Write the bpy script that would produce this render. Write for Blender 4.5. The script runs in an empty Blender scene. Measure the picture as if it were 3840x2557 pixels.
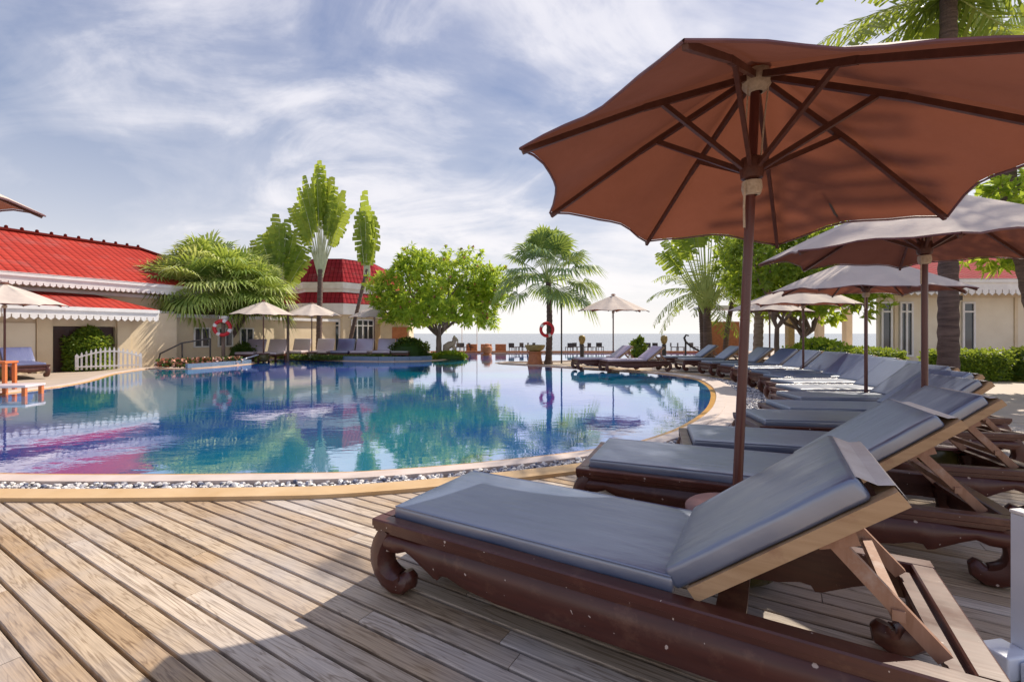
import bpy, bmesh, math, random
from math import sin, cos, pi, radians, sqrt, atan2, tan
from mathutils import Vector, Matrix
random.seed(11)
V = Vector
C = bpy.context.scene.collection
F = 455.0; H = 1.22
SUN_AZ = radians(52); SUN_EL = radians(45.5)

# ------------------------------------------------------------------ helpers
def G(px, py, z=0.0):
    Y = F*(H-z)/(py-333.0); return ((px-512.0)/F*Y, Y)
def D(dx, dy, z=0.0): return G(dx*.43482, dy*.43482, z)

class MB:
    def __init__(s): s.v=[]; s.f=[]; s.r=[]; s.uv=[]; s.m=[]
    def add(s, vs, fs, rnd=None, uv=None, mi=0):
        b=len(s.v); s.v += [tuple(p) for p in vs]
        for i,f in enumerate(fs):
            s.f.append(tuple(b+k for k in f)); s.r.append(random.random() if rnd is None else rnd)
            s.uv.append(uv[i] if uv else None); s.m.append(mi)
    def box(s, x0,x1,y0,y1,z0,z1, M=None, rnd=None, mi=0):
        vs=[V((x,y,z)) for z in (z0,z1) for (x,y) in ((x0,y0),(x1,y0),(x1,y1),(x0,y1))]
        if M is not None: vs=[M@p for p in vs]
        s.add(vs,[(3,2,1,0),(4,5,6,7),(0,1,5,4),(1,2,6,5),(2,3,7,6),(3,0,4,7)], random.random() if rnd is None else rnd, None, mi)
    def beam(s, p0,p1,w,h,up=(0,0,1),rnd=None):
        p0=V(p0);p1=V(p1);d=(p1-p0).normalized();a=d.cross(V(up))
        if a.length<1e-4: a=d.cross(V((1,0,0)))
        a.normalize();b=a.cross(d)
        vs=[p+a*sx*w/2+b*sy*h/2 for p in (p0,p1) for sx,sy in ((-1,-1),(1,-1),(1,1),(-1,1))]
        s.add(vs,[(3,2,1,0),(4,5,6,7),(0,1,5,4),(1,2,6,5),(2,3,7,6),(3,0,4,7)],rnd)
    def tube(s, pts, rad, n=8, rnd=None, sq=None, cap=True):
        pts=[V(p) for p in pts]
        if not hasattr(rad,'__len__'): rad=[rad]*len(pts)
        vs=[];fs=[];ref=V((.31,.95,.05))
        for i,p in enumerate(pts):
            d=(pts[min(i+1,len(pts)-1)]-pts[max(i-1,0)]).normalized()
            a=d.cross(ref)
            if a.length<.05: a=d.cross(V((1,0,.3)))
            a.normalize();b=a.cross(d)
            for k in range(n):
                t=2*pi*k/n; c_,s_=cos(t),sin(t)
                if sq:
                    q=(abs(c_)**sq+abs(s_)**sq)**(-1/sq); c_*=q; s_*=q
                vs.append(p+a*c_*rad[i]+b*s_*rad[i])
        for i in range(len(pts)-1):
            for k in range(n):
                k2=(k+1)%n; fs.append((i*n+k,(i+1)*n+k,(i+1)*n+k2,i*n+k2))
        if cap:
            fs.append(tuple(range(n))); fs.append(tuple((len(pts)-1)*n+k for k in range(n-1,-1,-1)))
        s.add(vs,fs,random.random() if rnd is None else rnd)
    def lathe(s, prof, c=(0,0,0), n=20, rnd=None, M=None):
        vs=[];fs=[]
        for r,z in prof:
            for k in range(n):
                t=2*pi*k/n; p=V((c[0]+r*cos(t),c[1]+r*sin(t),c[2]+z)); vs.append(M@p if M is not None else p)
        for i in range(len(prof)-1):
            for k in range(n):
                k2=(k+1)%n; fs.append((i*n+k,i*n+k2,(i+1)*n+k2,(i+1)*n+k))
        s.add(vs,fs,random.random() if rnd is None else rnd)
    def torus(s, c, R, r, ax, n=32, m=10, rndf=None):
        ax=V(ax).normalized(); u=ax.cross(V((0,0,1))); u.normalize(); w=u.cross(ax)
        for i in range(n):
            vs=[]
            for a in (i,i+1):
                t=2*pi*a/n; e=u*cos(t)+w*sin(t)
                for k in range(m):
                    q=2*pi*k/m; vs.append(V(c)+e*(R+r*cos(q))+ax*r*sin(q))
            s.add(vs,[(k,(k+1)%m,m+(k+1)%m,m+k) for k in range(m)],rndf(i/n) if rndf else .5)
    def prism(s, poly, z0, z1, rnd=None, mi=0):
        n=len(poly); vs=[(x,y,z0) for x,y in poly]+[(x,y,z1) for x,y in poly]
        s.add(vs,[tuple(range(n-1,-1,-1)),tuple(range(n,2*n))]+[(k,(k+1)%n,n+(k+1)%n,n+k) for k in range(n)],rnd,None,mi)
    def build(s, name, mats, parent=None, smooth=False):
        me=bpy.data.meshes.new(name); me.from_pydata(s.v,[],s.f)
        if not isinstance(mats,(list,tuple)): mats=[mats]
        for m in mats: me.materials.append(m)
        at=me.attributes.new('rnd','FLOAT','FACE'); at.data.foreach_set('value',s.r)
        me.polygons.foreach_set('material_index',s.m)
        if any(u is not None for u in s.uv):
            ul=me.uv_layers.new(name='UVMap'); k=0; buf=[]
            for f,u in zip(s.f,s.uv):
                for j in range(len(f)): buf += list(u[j]) if u else [0,0]
            ul.data.foreach_set('uv',buf)
        me.validate(); me.update()
        if smooth:
            me.shade_smooth()
            try: me.set_sharp_from_angle(angle=radians(40))
            except Exception: pass
        o=bpy.data.objects.new(name,me); C.objects.link(o)
        if parent is not None: o.parent=parent
        return o
def tag(o, label=None, cat=None, group=None, kind=None):
    if label: o['label']=label
    if cat: o['category']=cat
    if group: o['group']=group
    if kind: o['kind']=kind
    return o
def empty(name, loc=(0,0,0), rz=0, label=None, cat=None, group=None):
    o=bpy.data.objects.new(name,None); o.empty_display_size=.2; C.objects.link(o)
    o.location=loc; o.rotation_euler=(0,0,rz); tag(o,label,cat,group); return o
def structure(o): o['kind']='structure'; return o
def copy_tree(o, parent=None):
    c=o.copy(); C.objects.link(c); c.parent=parent
    for ch in o.children: copy_tree(ch,c)
    return c
def bevel_box(name, x0,x1,y0,y1,z0,z1, r, mat, parent, M=None, seg=3, puff=0, nx=1, ny=1):
    bm=bmesh.new(); bmesh.ops.create_cube(bm,size=1)
    for v in bm.verts: v.co=V(((x0+x1)/2+v.co.x*(x1-x0),(y0+y1)/2+v.co.y*(y1-y0),(z0+z1)/2+v.co.z*(z1-z0)))
    bmesh.ops.bevel(bm,geom=bm.edges[:],offset=r,segments=seg,profile=.5,affect='EDGES')
    if puff:
        for ax,a,b,n in ((0,x0,x1,nx),(1,y0,y1,ny)):
            for i in range(1,n):
                co=[0,0,0];no=[0,0,0];co[ax]=a+(b-a)*i/n;no[ax]=1
                bmesh.ops.bisect_plane(bm,geom=bm.verts[:]+bm.edges[:]+bm.faces[:],plane_co=co,plane_no=no)
        for v in bm.verts:
            if v.co.z>(z0+z1)/2:
                u=(v.co.x-x0)/(x1-x0);w=(v.co.y-y0)/(y1-y0)
                e=max(0,sin(pi*u))**.3*max(0,sin(pi*w))**.4
                v.co.z+=puff*(e-.3)+puff*.22*sin(v.co.x*13+1.3*sin(v.co.y*9))*e
            u=(v.co.x-x0)/(x1-x0)
            v.co.y+= .0018*sin(u*15+v.co.z*20)
    if M is not None: bmesh.ops.transform(bm,matrix=M,verts=bm.verts[:])
    me=bpy.data.meshes.new(name); bm.to_mesh(me); bm.free(); me.materials.append(mat); me.shade_smooth()
    o=bpy.data.objects.new(name,me); C.objects.link(o); o.parent=parent; return o

# ------------------------------------------------------------------ materials
def newmat(name):
    m=bpy.data.materials.new(name); m.use_nodes=True; nt=m.node_tree; nt.nodes.clear()
    out=nt.nodes.new('ShaderNodeOutputMaterial'); return m,nt,out
def nd(nt,t,**kw):
    n=nt.nodes.new(t)
    for k,v in kw.items(): setattr(n,k,v)
    return n
def ramp(nt, fac, stops, interp='LINEAR'):
    r=nd(nt,'ShaderNodeValToRGB'); r.color_ramp.interpolation=interp
    e=r.color_ramp.elements
    while len(e)<len(stops): e.new(.5)
    for i,(p,c) in enumerate(stops): e[i].position=p; e[i].color=(c[0],c[1],c[2],1)
    nt.links.new(fac,r.inputs[0]); return r.outputs[0]
def noise(nt, scale, detail=4, vec=None, rough=.55, dist=0):
    n=nd(nt,'ShaderNodeTexNoise'); n.inputs['Scale'].default_value=scale; n.inputs['Detail'].default_value=detail
    n.inputs['Roughness'].default_value=rough; n.inputs['Distortion'].default_value=dist
    if vec is not None: nt.links.new(vec,n.inputs['Vector'])
    return n.outputs['Fac']
def mapping(nt, src, scale=(1,1,1), rot=(0,0,0)):
    tc=nd(nt,'ShaderNodeTexCoord'); mp=nd(nt,'ShaderNodeMapping'); mp.inputs['Scale'].default_value=scale; mp.inputs['Rotation'].default_value=rot
    nt.links.new(tc.outputs[src],mp.inputs[0]); return mp.outputs[0]
def bump(nt, h, strength=.3, dist=.01):
    b=nd(nt,'ShaderNodeBump'); b.inputs['Strength'].default_value=strength; b.inputs['Distance'].default_value=dist
    nt.links.new(h,b.inputs['Height']); return b.outputs[0]
def mixc(nt, fac, a, b, mode='MIX'):
    m=nd(nt,'ShaderNodeMix',data_type='RGBA',blend_type=mode)
    for sock,val in ((m.inputs[0],fac),(m.inputs[6],a),(m.inputs[7],b)):
        if hasattr(val,'is_linked') or hasattr(val,'links'): nt.links.new(val,sock)
        elif isinstance(val,(int,float)): sock.default_value=val
        else: sock.default_value=(*val,1)
    return m.outputs[2]
def principled(nt,out,col,rough=.6,spec=.5,nrm=None,ior=None,sheen=0,coat=0):
    p=nd(nt,'ShaderNodeBsdfPrincipled')
    if hasattr(col,'links'): nt.links.new(col,p.inputs['Base Color'])
    else: p.inputs['Base Color'].default_value=(*col,1)
    if hasattr(rough,'links'): nt.links.new(rough,p.inputs['Roughness'])
    else: p.inputs['Roughness'].default_value=rough
    p.inputs['Specular IOR Level'].default_value=spec
    if ior: p.inputs['IOR'].default_value=ior
    if coat: p.inputs['Coat Weight'].default_value=coat; p.inputs['Coat Roughness'].default_value=.25
    if nrm is not None: nt.links.new(nrm,p.inputs['Normal'])
    nt.links.new(p.outputs[0],out.inputs[0]); return p
def rnd(nt):
    a=nd(nt,'ShaderNodeAttribute'); a.attribute_name='rnd'; return a.outputs['Fac']

def mat_simple(name, c1, c2=None, rough=.6, scale=6, bs=.2, bd=.01, spec=.5, det=5, stretch=(1,1,1), coat=0):
    m,nt,out=newmat(name); c2=c2 or tuple(x*.75 for x in c1)
    vec=mapping(nt,'Object',stretch)
    f=noise(nt,scale,det,vec)
    col=ramp(nt,f,[(.3,c1),(.7,c2)])
    fb=noise(nt,scale*5,3,vec)
    principled(nt,out,col,rough,spec,bump(nt,fb,bs,bd),coat=coat); return m
def mat_leaf(name, cols, trans=.35, rough=.5):
    m,nt,out=newmat(name)
    n=len(cols); col=ramp(nt,rnd(nt),[(i/(n-1),c) for i,c in enumerate(cols)])
    p=nd(nt,'ShaderNodeBsdfPrincipled'); nt.links.new(col,p.inputs['Base Color']); p.inputs['Roughness'].default_value=rough
    p.inputs['Specular IOR Level'].default_value=.35
    t=nd(nt,'ShaderNodeBsdfTranslucent'); c2=mixc(nt,.5,col,(.80,.88,.10)); nt.links.new(c2,t.inputs[0])
    mx=nd(nt,'ShaderNodeMixShader'); mx.inputs[0].default_value=trans
    nt.links.new(p.outputs[0],mx.inputs[1]); nt.links.new(t.outputs[0],mx.inputs[2]); nt.links.new(mx.outputs[0],out.inputs[0]); return m

def mat_deck():
    m,nt,out=newmat('weathered_teak_boards')
    a=radians(-31); vec=mapping(nt,'Object',(1,1,1),(0,0,-a))
    # per-board offset so grain does not repeat over the gaps
    r=rnd(nt); cm=nd(nt,'ShaderNodeCombineXYZ'); mu=nd(nt,'ShaderNodeMath',operation='MULTIPLY'); mu.inputs[1].default_value=37
    nt.links.new(r,mu.inputs[0]); nt.links.new(mu.outputs[0],cm.inputs[0]); nt.links.new(mu.outputs[0],cm.inputs[2])
    ad=nd(nt,'ShaderNodeVectorMath',operation='ADD'); nt.links.new(vec,ad.inputs[0]); nt.links.new(cm.outputs[0],ad.inputs[1])
    mp=nd(nt,'ShaderNodeMapping'); mp.inputs['Scale'].default_value=(.75,13,3); nt.links.new(ad.outputs[0],mp.inputs[0])
    n1=noise(nt,1.7,3,mp.outputs[0],.5,1.1)
    mm=nd(nt,'ShaderNodeMath',operation='MULTIPLY'); mm.inputs[1].default_value=6.0; nt.links.new(n1,mm.inputs[0])
    fr=nd(nt,'ShaderNodeMath',operation='PINGPONG'); fr.inputs[1].default_value=.5; nt.links.new(mm.outputs[0],fr.inputs[0])
    mp2=nd(nt,'ShaderNodeMapping'); mp2.inputs['Scale'].default_value=(3,120,3); nt.links.new(ad.outputs[0],mp2.inputs[0])
    n2=noise(nt,1.5,4,mp2.outputs[0],.6)
    base=ramp(nt,r,[(0,(.44,.31,.185)),(.2,(.62,.51,.385)),(.4,(.48,.375,.265)),(.6,(.74,.67,.59)),(.8,(.54,.395,.245)),(1,(.62,.55,.47))])
    grain=ramp(nt,fr.outputs[0],[(0,(.42,.36,.30)),(.2,(.85,.82,.78)),(1,(1,1,1))])
    c=mixc(nt,.85,base,grain,'MULTIPLY')
    c=mixc(nt,.8,c,ramp(nt,n2,[(.35,(.66,.63,.60)),(.65,(1.12,1.1,1.06))]),'MULTIPLY')
    vb=mapping(nt,'Object',(1,1,1)); n3=noise(nt,1.1,4,vb)
    c=mixc(nt,ramp(nt,n3,[(.45,(0,0,0)),(.7,(.7,.7,.7))]),c,(.42,.39,.38))
    n4=noise(nt,60,2,vb); c=mixc(nt,ramp(nt,n4,[(.72,(0,0,0)),(.8,(.6,.6,.6))]),c,(.2,.13,.1))
    principled(nt,out,c,.62,.35,bump(nt,n2,.25,.004)); return m

def mat_wood(name, c1, c2, rough=.35, sx=(3,40,40), spec=.5, coat=.0, wear=None, chips=False):
    m,nt,out=newmat(name); vec=mapping(nt,'Object',sx); f=noise(nt,1.2,4,vec,.6,.4)
    c=ramp(nt,f,[(.25,c1),(.75,c2)])
    vo=mapping(nt,'Object')
    if wear: c=mixc(nt,ramp(nt,noise(nt,7,6,vo,.7),[(.55,(0,0,0)),(.72,(.8,.8,.8))]),c,wear)
    if chips: c=mixc(nt,ramp(nt,noise(nt,42,2,vo,.4),[(.745,(0,0,0)),(.76,(.7,.7,.7))]),c,(.72,.6,.52))
    rr=ramp(nt,noise(nt,5,4,vo),[(.3,(rough*.8,)*3),(.7,(rough*1.35,)*3)])
    principled(nt,out,c,rr,spec,bump(nt,f,.15,.003),coat=coat); return m
def mat_vinyl(name, c1, c2):
    m,nt,out=newmat(name); vo=mapping(nt,'Object'); vs=mapping(nt,'Object',(2,9,2),(0,0,.5))
    f=noise(nt,2.2,5,vo,.6); c=ramp(nt,f,[(.3,c1),(.7,c2)])
    rr=ramp(nt,noise(nt,1.8,4,vs),[(.3,(.30,)*3),(.7,(.46,)*3)])
    h=noise(nt,2.6,3,vs); h2=noise(nt,300,2,vo)
    b1=bump(nt,h,.22,.02); b=nd(nt,'ShaderNodeBump'); b.inputs['Strength'].default_value=.12; b.inputs['Distance'].default_value=.001
    nt.links.new(h2,b.inputs['Height']); nt.links.new(b1,b.inputs['Normal'])
    principled(nt,out,c,rr,.9,b.outputs[0],ior=2.05); return m
def mat_canvas():
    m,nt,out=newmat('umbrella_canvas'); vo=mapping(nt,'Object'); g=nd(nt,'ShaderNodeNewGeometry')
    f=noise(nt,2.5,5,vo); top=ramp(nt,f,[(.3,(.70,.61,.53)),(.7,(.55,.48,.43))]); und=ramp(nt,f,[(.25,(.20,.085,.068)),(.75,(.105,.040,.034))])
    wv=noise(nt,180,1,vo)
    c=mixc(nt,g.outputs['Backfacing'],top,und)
    p=nd(nt,'ShaderNodeBsdfPrincipled'); nt.links.new(c,p.inputs['Base Color']); p.inputs['Roughness'].default_value=.85; p.inputs['Specular IOR Level'].default_value=.15
    b=bump(nt,wv,.15,.002); h=noise(nt,5,3,vo); b2=nd(nt,'ShaderNodeBump'); b2.inputs['Strength'].default_value=.5; b2.inputs['Distance'].default_value=.03
    nt.links.new(h,b2.inputs['Height']); nt.links.new(b,b2.inputs['Normal']); nt.links.new(b2.outputs[0],p.inputs['Normal'])
    t=nd(nt,'ShaderNodeBsdfTranslucent'); t.inputs[0].default_value=(.38,.12,.06,1)
    mx=nd(nt,'ShaderNodeMixShader'); mx.inputs[0].default_value=.16
    nt.links.new(p.outputs[0],mx.inputs[1]); nt.links.new(t.outputs[0],mx.inputs[2]); nt.links.new(mx.outputs[0],out.inputs[0]); return m
def mat_roof(name, c1, c2):
    m,nt,out=newmat(name); tc=nd(nt,'ShaderNodeTexCoord'); sp=nd(nt,'ShaderNodeSeparateXYZ'); nt.links.new(tc.outputs['UV'],sp.inputs[0])
    def saw(sock,k):
        a=nd(nt,'ShaderNodeMath',operation='MULTIPLY'); a.inputs[1].default_value=k; nt.links.new(sock,a.inputs[0])
        b=nd(nt,'ShaderNodeMath',operation='FRACT'); nt.links.new(a.outputs[0],b.inputs[0]); return b.outputs[0]
    u=saw(sp.outputs[0],4.2); v=saw(sp.outputs[1],3.2)
    hu=ramp(nt,u,[(0,(0,0,0)),(.25,(.7,.7,.7)),(.5,(1,1,1)),(.75,(.7,.7,.7)),(1,(0,0,0))]); hv=ramp(nt,v,[(0,(0,0,0)),(.1,(1,1,1)),(1,(.35,.35,.35))])
    h=mixc(nt,.5,hu,hv); f=noise(nt,.6,6,mapping(nt,'Object'),.65)
    c=ramp(nt,f,[(.3,c1),(.7,c2)])
    c=mixc(nt,ramp(nt,noise(nt,.9,5,mapping(nt,'Object',(1,1,2)),.7),[(.52,(0,0,0)),(.70,(.5,.5,.5))]),c,(.30,.13,.12))
    c=mixc(nt,.85,c,ramp(nt,u,[(0,(.35,.3,.3)),(.14,(1,1,1)),(.86,(1,1,1)),(1,(.35,.3,.3))]),'MULTIPLY')
    c=mixc(nt,.7,c,ramp(nt,v,[(0,(.4,.35,.35)),(.14,(1,1,1)),(1,(.9,.9,.9))]),'MULTIPLY')
    principled(nt,out,c,.8,.04,bump(nt,h,.8,.05)); return m
def mat_water(name, c1, c2, sc, st, rough=.02, ior=1.45):
    m,nt,out=newmat(name); v=mapping(nt,'Object'); v2=mapping(nt,'Object',(.7,1.3,1))
    f=noise(nt,.16,3,v); c=ramp(nt,f,[(.42,c1),(.56,c2)])
    tile=nd(nt,'ShaderNodeTexVoronoi',feature='F1'); tile.inputs['Scale'].default_value=1.4; nt.links.new(v,tile.inputs['Vector'])
    c=mixc(nt,.25,c,ramp(nt,noise(nt,1.5,3,v,.5,1.5),[(.4,(.6,.7,.85)),(.6,(1.2,1.15,1.1))]),'MULTIPLY')
    n1=noise(nt,sc,3,v2,.5,.4); n2=noise(nt,sc*.22,2,v)
    b=nd(nt,'ShaderNodeBump'); b.inputs['Strength'].default_value=1; b.inputs['Distance'].default_value=st; nt.links.new(n1,b.inputs['Height'])
    b2=nd(nt,'ShaderNodeBump'); b2.inputs['Strength'].default_value=1; b2.inputs['Distance'].default_value=st*2.0; nt.links.new(n2,b2.inputs['Height']); nt.links.new(b.outputs[0],b2.inputs['Normal'])
    if name=='sea_water': principled(nt,out,c,rough,.5,b2.outputs[0],ior=ior); return m
    df=nd(nt,'ShaderNodeBsdfDiffuse'); nt.links.new(c,df.inputs[0]); gl=nd(nt,'ShaderNodeBsdfGlossy'); gl.inputs['Roughness'].default_value=rough; gl.inputs[0].default_value=(.88,.91,1.0,1); nt.links.new(b2.outputs[0],gl.inputs['Normal'])
    fr=nd(nt,'ShaderNodeFresnel'); fr.inputs[0].default_value=ior; nt.links.new(b2.outputs[0],fr.inputs[1])
    mr=nd(nt,'ShaderNodeMapRange'); mr.inputs[3].default_value=.50; mr.inputs[4].default_value=1.0; nt.links.new(fr.outputs[0],mr.inputs[0])
    ms=nd(nt,'ShaderNodeMixShader'); nt.links.new(mr.outputs[0],ms.inputs[0]); nt.links.new(df.outputs[0],ms.inputs[1]); nt.links.new(gl.outputs[0],ms.inputs[2]); nt.links.new(ms.outputs[0],out.inputs[0]); return m

M={}
M['deck']=mat_deck()
M['border']=mat_wood('ochre_border_board',(.48,.31,.15),(.60,.43,.25),.6,(2,2,2),.3)
M['lacquer']=mat_wood('red_brown_lacquered_wood',(.058,.016,.011),(.098,.027,.017),.34,(3,30,30),.5,.12,(.17,.075,.045),True)
M['lacquerdark']=mat_wood('aged_dark_wood',(.035,.014,.010),(.06,.022,.016),.45,(3,30,30),.4)
M['oldwood']=mat_wood('worn_tan_wood',(.36,.22,.11),(.50,.33,.19),.5,(2.5,30,30),.4,0,(.30,.16,.09))
M['prop']=mat_wood('worn_prop_wood',(.26,.13,.075),(.38,.22,.15),.5,(30,30,3),.4,0,(.42,.33,.28))
M['pole']=mat_wood('mahogany_pole',(.075,.018,.014),(.12,.032,.024),.32,(30,30,2),.5,.2)
M['rib']=mat_wood('umbrella_rib_wood',(.07,.025,.018),(.12,.045,.030),.4,(20,20,20),.4)
M['blue']=mat_vinyl('slate_blue_vinyl',(.05,.095,.20),(.075,.12,.22))
M['bluegrey']=mat_vinyl('faded_blue_grey_vinyl',(.055,.088,.17),(.085,.118,.20))
M['lavender']=mat_vinyl('faded_lavender_vinyl',(.33,.27,.38),(.42,.35,.46))
M['pinkish']=mat_vinyl('pale_pink_fabric',(.58,.47,.48),(.66,.55,.55))
M['navy']=mat_vinyl('navy_fabric',(.06,.08,.22),(.08,.10,.27))
M['black']=mat_vinyl('black_fabric',(.03,.03,.04),(.05,.05,.06))
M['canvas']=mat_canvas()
M['strapcloth']=mat_simple('tan_strap_cloth',(.82,.74,.64),(.70,.61,.51),.8,14,.5,.004)
M['rope']=mat_simple('pale_rope',(.60,.50,.38),(.42,.33,.24),.9,60,.6,.004)
M['roofred']=mat_roof('red_roof_tiles',(.47,.058,.040),(.36,.042,.032))
M['roofcrimson']=mat_roof('crimson_roof_tiles',(.34,.030,.036),(.26,.024,.032))
M['white']=mat_simple('white_painted_wood',(.80,.78,.76),(.68,.65,.63),.55,3,.1,.004)
M['cream']=mat_simple('cream_render_wall',(.72,.60,.42),(.62,.50,.34),.85,1.3,.2,.01)
M['paleplaster']=mat_simple('pale_plaster_wall',(.78,.70,.56),(.70,.61,.47),.85,1.3,.2,.01)
M['darkdoor']=mat_wood('dark_door_wood',(.035,.012,.01),(.06,.022,.016),.4,(20,20,2))
M['glass']=mat_simple('dark_window_glass',(.02,.03,.045),(.035,.045,.06),.06,2,.02,.001,.8)
M['paving']=mat_simple('sand_paving',(.50,.40,.31),(.40,.33,.27),.75,1.2,.3,.01)
M['coping']=mat_simple('pinkish_stone_coping',(.66,.55,.49),(.52,.43,.38),.45,4,.2,.005)
M['ochre']=mat_simple('ochre_ledge_tiles',(.58,.30,.07),(.46,.23,.05),.3,8,.2,.005)
M['bluetile']=mat_simple('blue_edge_tiles',(.10,.16,.26),(.17,.23,.32),.3,20,.3,.005)
M['terracotta']=mat_simple('terracotta',(.52,.20,.08),(.36,.12,.05),.7,6,.4,.02)
M['bronze']=mat_simple('brassy_bronze',(.42,.30,.09),(.25,.17,.06),.45,8,.4,.01)
M['orange']=mat_simple('orange_painted_wood',(.60,.16,.04),(.48,.12,.03),.5,5,.2,.005)
M['bark']=mat_simple('grey_brown_bark',(.26,.19,.15),(.13,.09,.07),.9,5,.9,.05,stretch=(1,1,.4))
M['palmbark']=mat_simple('ringed_palm_bark',(.25,.17,.14),(.10,.065,.055),.9,3,.9,.06,stretch=(1,1,9))
M['palebark']=mat_simple('pale_smooth_bark',(.42,.33,.26),(.22,.15,.11),.85,4,.6,.03,stretch=(1,1,5))
M['potgreen']=mat_simple('dark_glazed_pot',(.05,.045,.015),(.10,.085,.02),.25,5,.1,.004)
M['disc']=mat_simple('red_brown_disc',(.17,.065,.065),(.12,.045,.048),.5,9,.2,.004)
M['iron']=mat_simple('dark_iron',(.04,.035,.035),(.06,.05,.05),.5,5,.1,.002)
M['alu']=mat_simple('brushed_aluminium',(.72,.76,.84),(.60,.65,.74),.35,4,.05,.001,.8)
M['redring']=mat_simple('red_plastic',(.62,.02,.03),(.52,.015,.025),.4,5,.05,.002)
M['sandy']=mat_simple('ground_earth',(.34,.27,.19),(.26,.21,.14),.9,.7,.3,.03)
M['leaf_plum']=mat_leaf('frangipani_leaves',[(.08,.17,.015),(.19,.33,.03),(.34,.47,.035),(.52,.56,.06)],.55)
M['leaf_dark']=mat_leaf('dark_leaves',[(.02,.055,.015),(.045,.10,.02),(.09,.16,.03)],.3)
M['leaf_hedge']=mat_leaf('hedge_leaves',[(.045,.10,.012),(.11,.20,.02),(.22,.32,.03)],.4)
M['leaf_fan']=mat_leaf('fan_palm_leaves',[(.04,.09,.025),(.13,.22,.05),(.32,.42,.10),(.62,.64,.28)],.35)
M['leaf_fan2']=mat_leaf('blue_green_fan_leaves',[(.045,.11,.05),(.10,.20,.08),(.22,.32,.13)],.33)
M['leaf_trav']=mat_leaf('traveller_palm_leaves',[(.07,.12,.02),(.17,.27,.03),(.32,.40,.05)],.45)
M['leaf_coco']=mat_leaf('coconut_leaves',[(.05,.09,.02),(.12,.19,.03),(.26,.30,.06)],.38)
M['petiole']=mat_simple('pale_green_stalk',(.42,.48,.16),(.30,.36,.10),.5,4,.2,.01)
M['stalkwhite']=mat_simple('whitish_stalk',(.58,.60,.42),(.44,.46,.26),.5,4,.2,.01)
def mat_pebble():
    m,nt,out=newmat('grey_river_pebbles'); c=ramp(nt,rnd(nt),[(0,(.07,.08,.13)),(.25,(.20,.21,.28)),(.5,(.48,.46,.46)),(.8,(.68,.65,.62)),(1,(.8,.78,.75))])
    principled(nt,out,c,.4,.5); return m
M['pebble']=mat_pebble()
def mat_flower():
    m,nt,out=newmat('flower_petals'); c=ramp(nt,rnd(nt),[(0,(.05,.11,.02)),(.3,(.12,.16,.03)),(.5,(.45,.14,.08)),(.7,(.66,.34,.24)),(.9,(.74,.50,.42))],'CONSTANT')
    principled(nt,out,c,.6,.3); return m
M['flower']=mat_flower()
M['water']=mat_water('pool_water',(.0,.23,.37),(.01,.085,.42),5.5,.0013,.012,1.40)
M['sea']=mat_water('sea_water',(.16,.19,.22),(.19,.22,.25),.6,.25,.2,1.33)

# ------------------------------------------------------------------ pool outline
W=[(-8,4.25),(-4.4,3.92),(-2,3.93),(-1.07,4.04),(.095,4.41),(1.03,4.83),(1.61,5.23),(2.40,6.1),(3.33,7.54),(4.25,9.5),(4.8,11.2),(4.98,12.6),(4.42,14.2),(3.2,15.2),(1.19,17.2),(-.5,18.7),
   (-.3,19.6),(1,20.0),(3,20.7),(6,22.2),(10,24),(15,28.8),(8,29),(0,29),(-5.2,28.9),(-3.9,26),(-2.5,23.4),(-2.9,22.3),(-3.6,20.6),(-5.85,19.9),(-9.7,21.3),(-12.3,22.4),(-12.0,20.5),(-10.6,18.6),(-11.2,15.9),(-12.6,15.9),(-12.2,14),(-10.75,11.3),(-10.4,9.25),(-10.3,7),(-9.6,5.2)]
def catmull(P, n=8):
    out=[];N=len(P)
    for i in range(N):
        p0,p1,p2,p3=[V((*P[(i+k)%N],0)) for k in (-1,0,1,2)]
        for j in range(n):
            t=j/n
            q=.5*((2*p1)+(p2-p0)*t+(2*p0-5*p1+4*p2-p3)*t*t+(3*p1-p0-3*p2+p3)*t**3)
            out.append((q.x,q.y))
    return out
WC=catmull(W)
def normals(P):
    N=len(P); out=[]
    ar=sum(P[i][0]*P[(i+1)%N][1]-P[(i+1)%N][0]*P[i][1] for i in range(N)); sg=1 if ar>0 else -1
    for i in range(N):
        a=P[i-1];b=P[(i+1)%N]; d=V((b[0]-a[0],b[1]-a[1],0)).normalized(); out.append((d.y*sg,-d.x*sg))
    return out
WN=normals(WC)
def off(i,d): i%=len(WC); return (WC[i][0]+WN[i][0]*d, WC[i][1]+WN[i][1]*d)
def ribbon(d0,d1,z0,z1,rng=None,face=True):
    mb=MB(); idx=list(rng) if rng else list(range(len(WC)+1))
    for a,b in zip(idx[:-1],idx[1:]):
        q=[off(a,d0),off(b,d0),off(b,d1),off(a,d1)]
        mb.add([(x,y,z1) for x,y in q],[(0,1,2,3)],(a%97)/97)
        for (p,r) in ((q[3],q[2]),(q[1],q[0])):
            mb.add([(p[0],p[1],z0),(r[0],r[1],z0),(r[0],r[1],z1),(p[0],p[1],z1)],[(0,1,2,3)],.5)
    return mb
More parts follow.
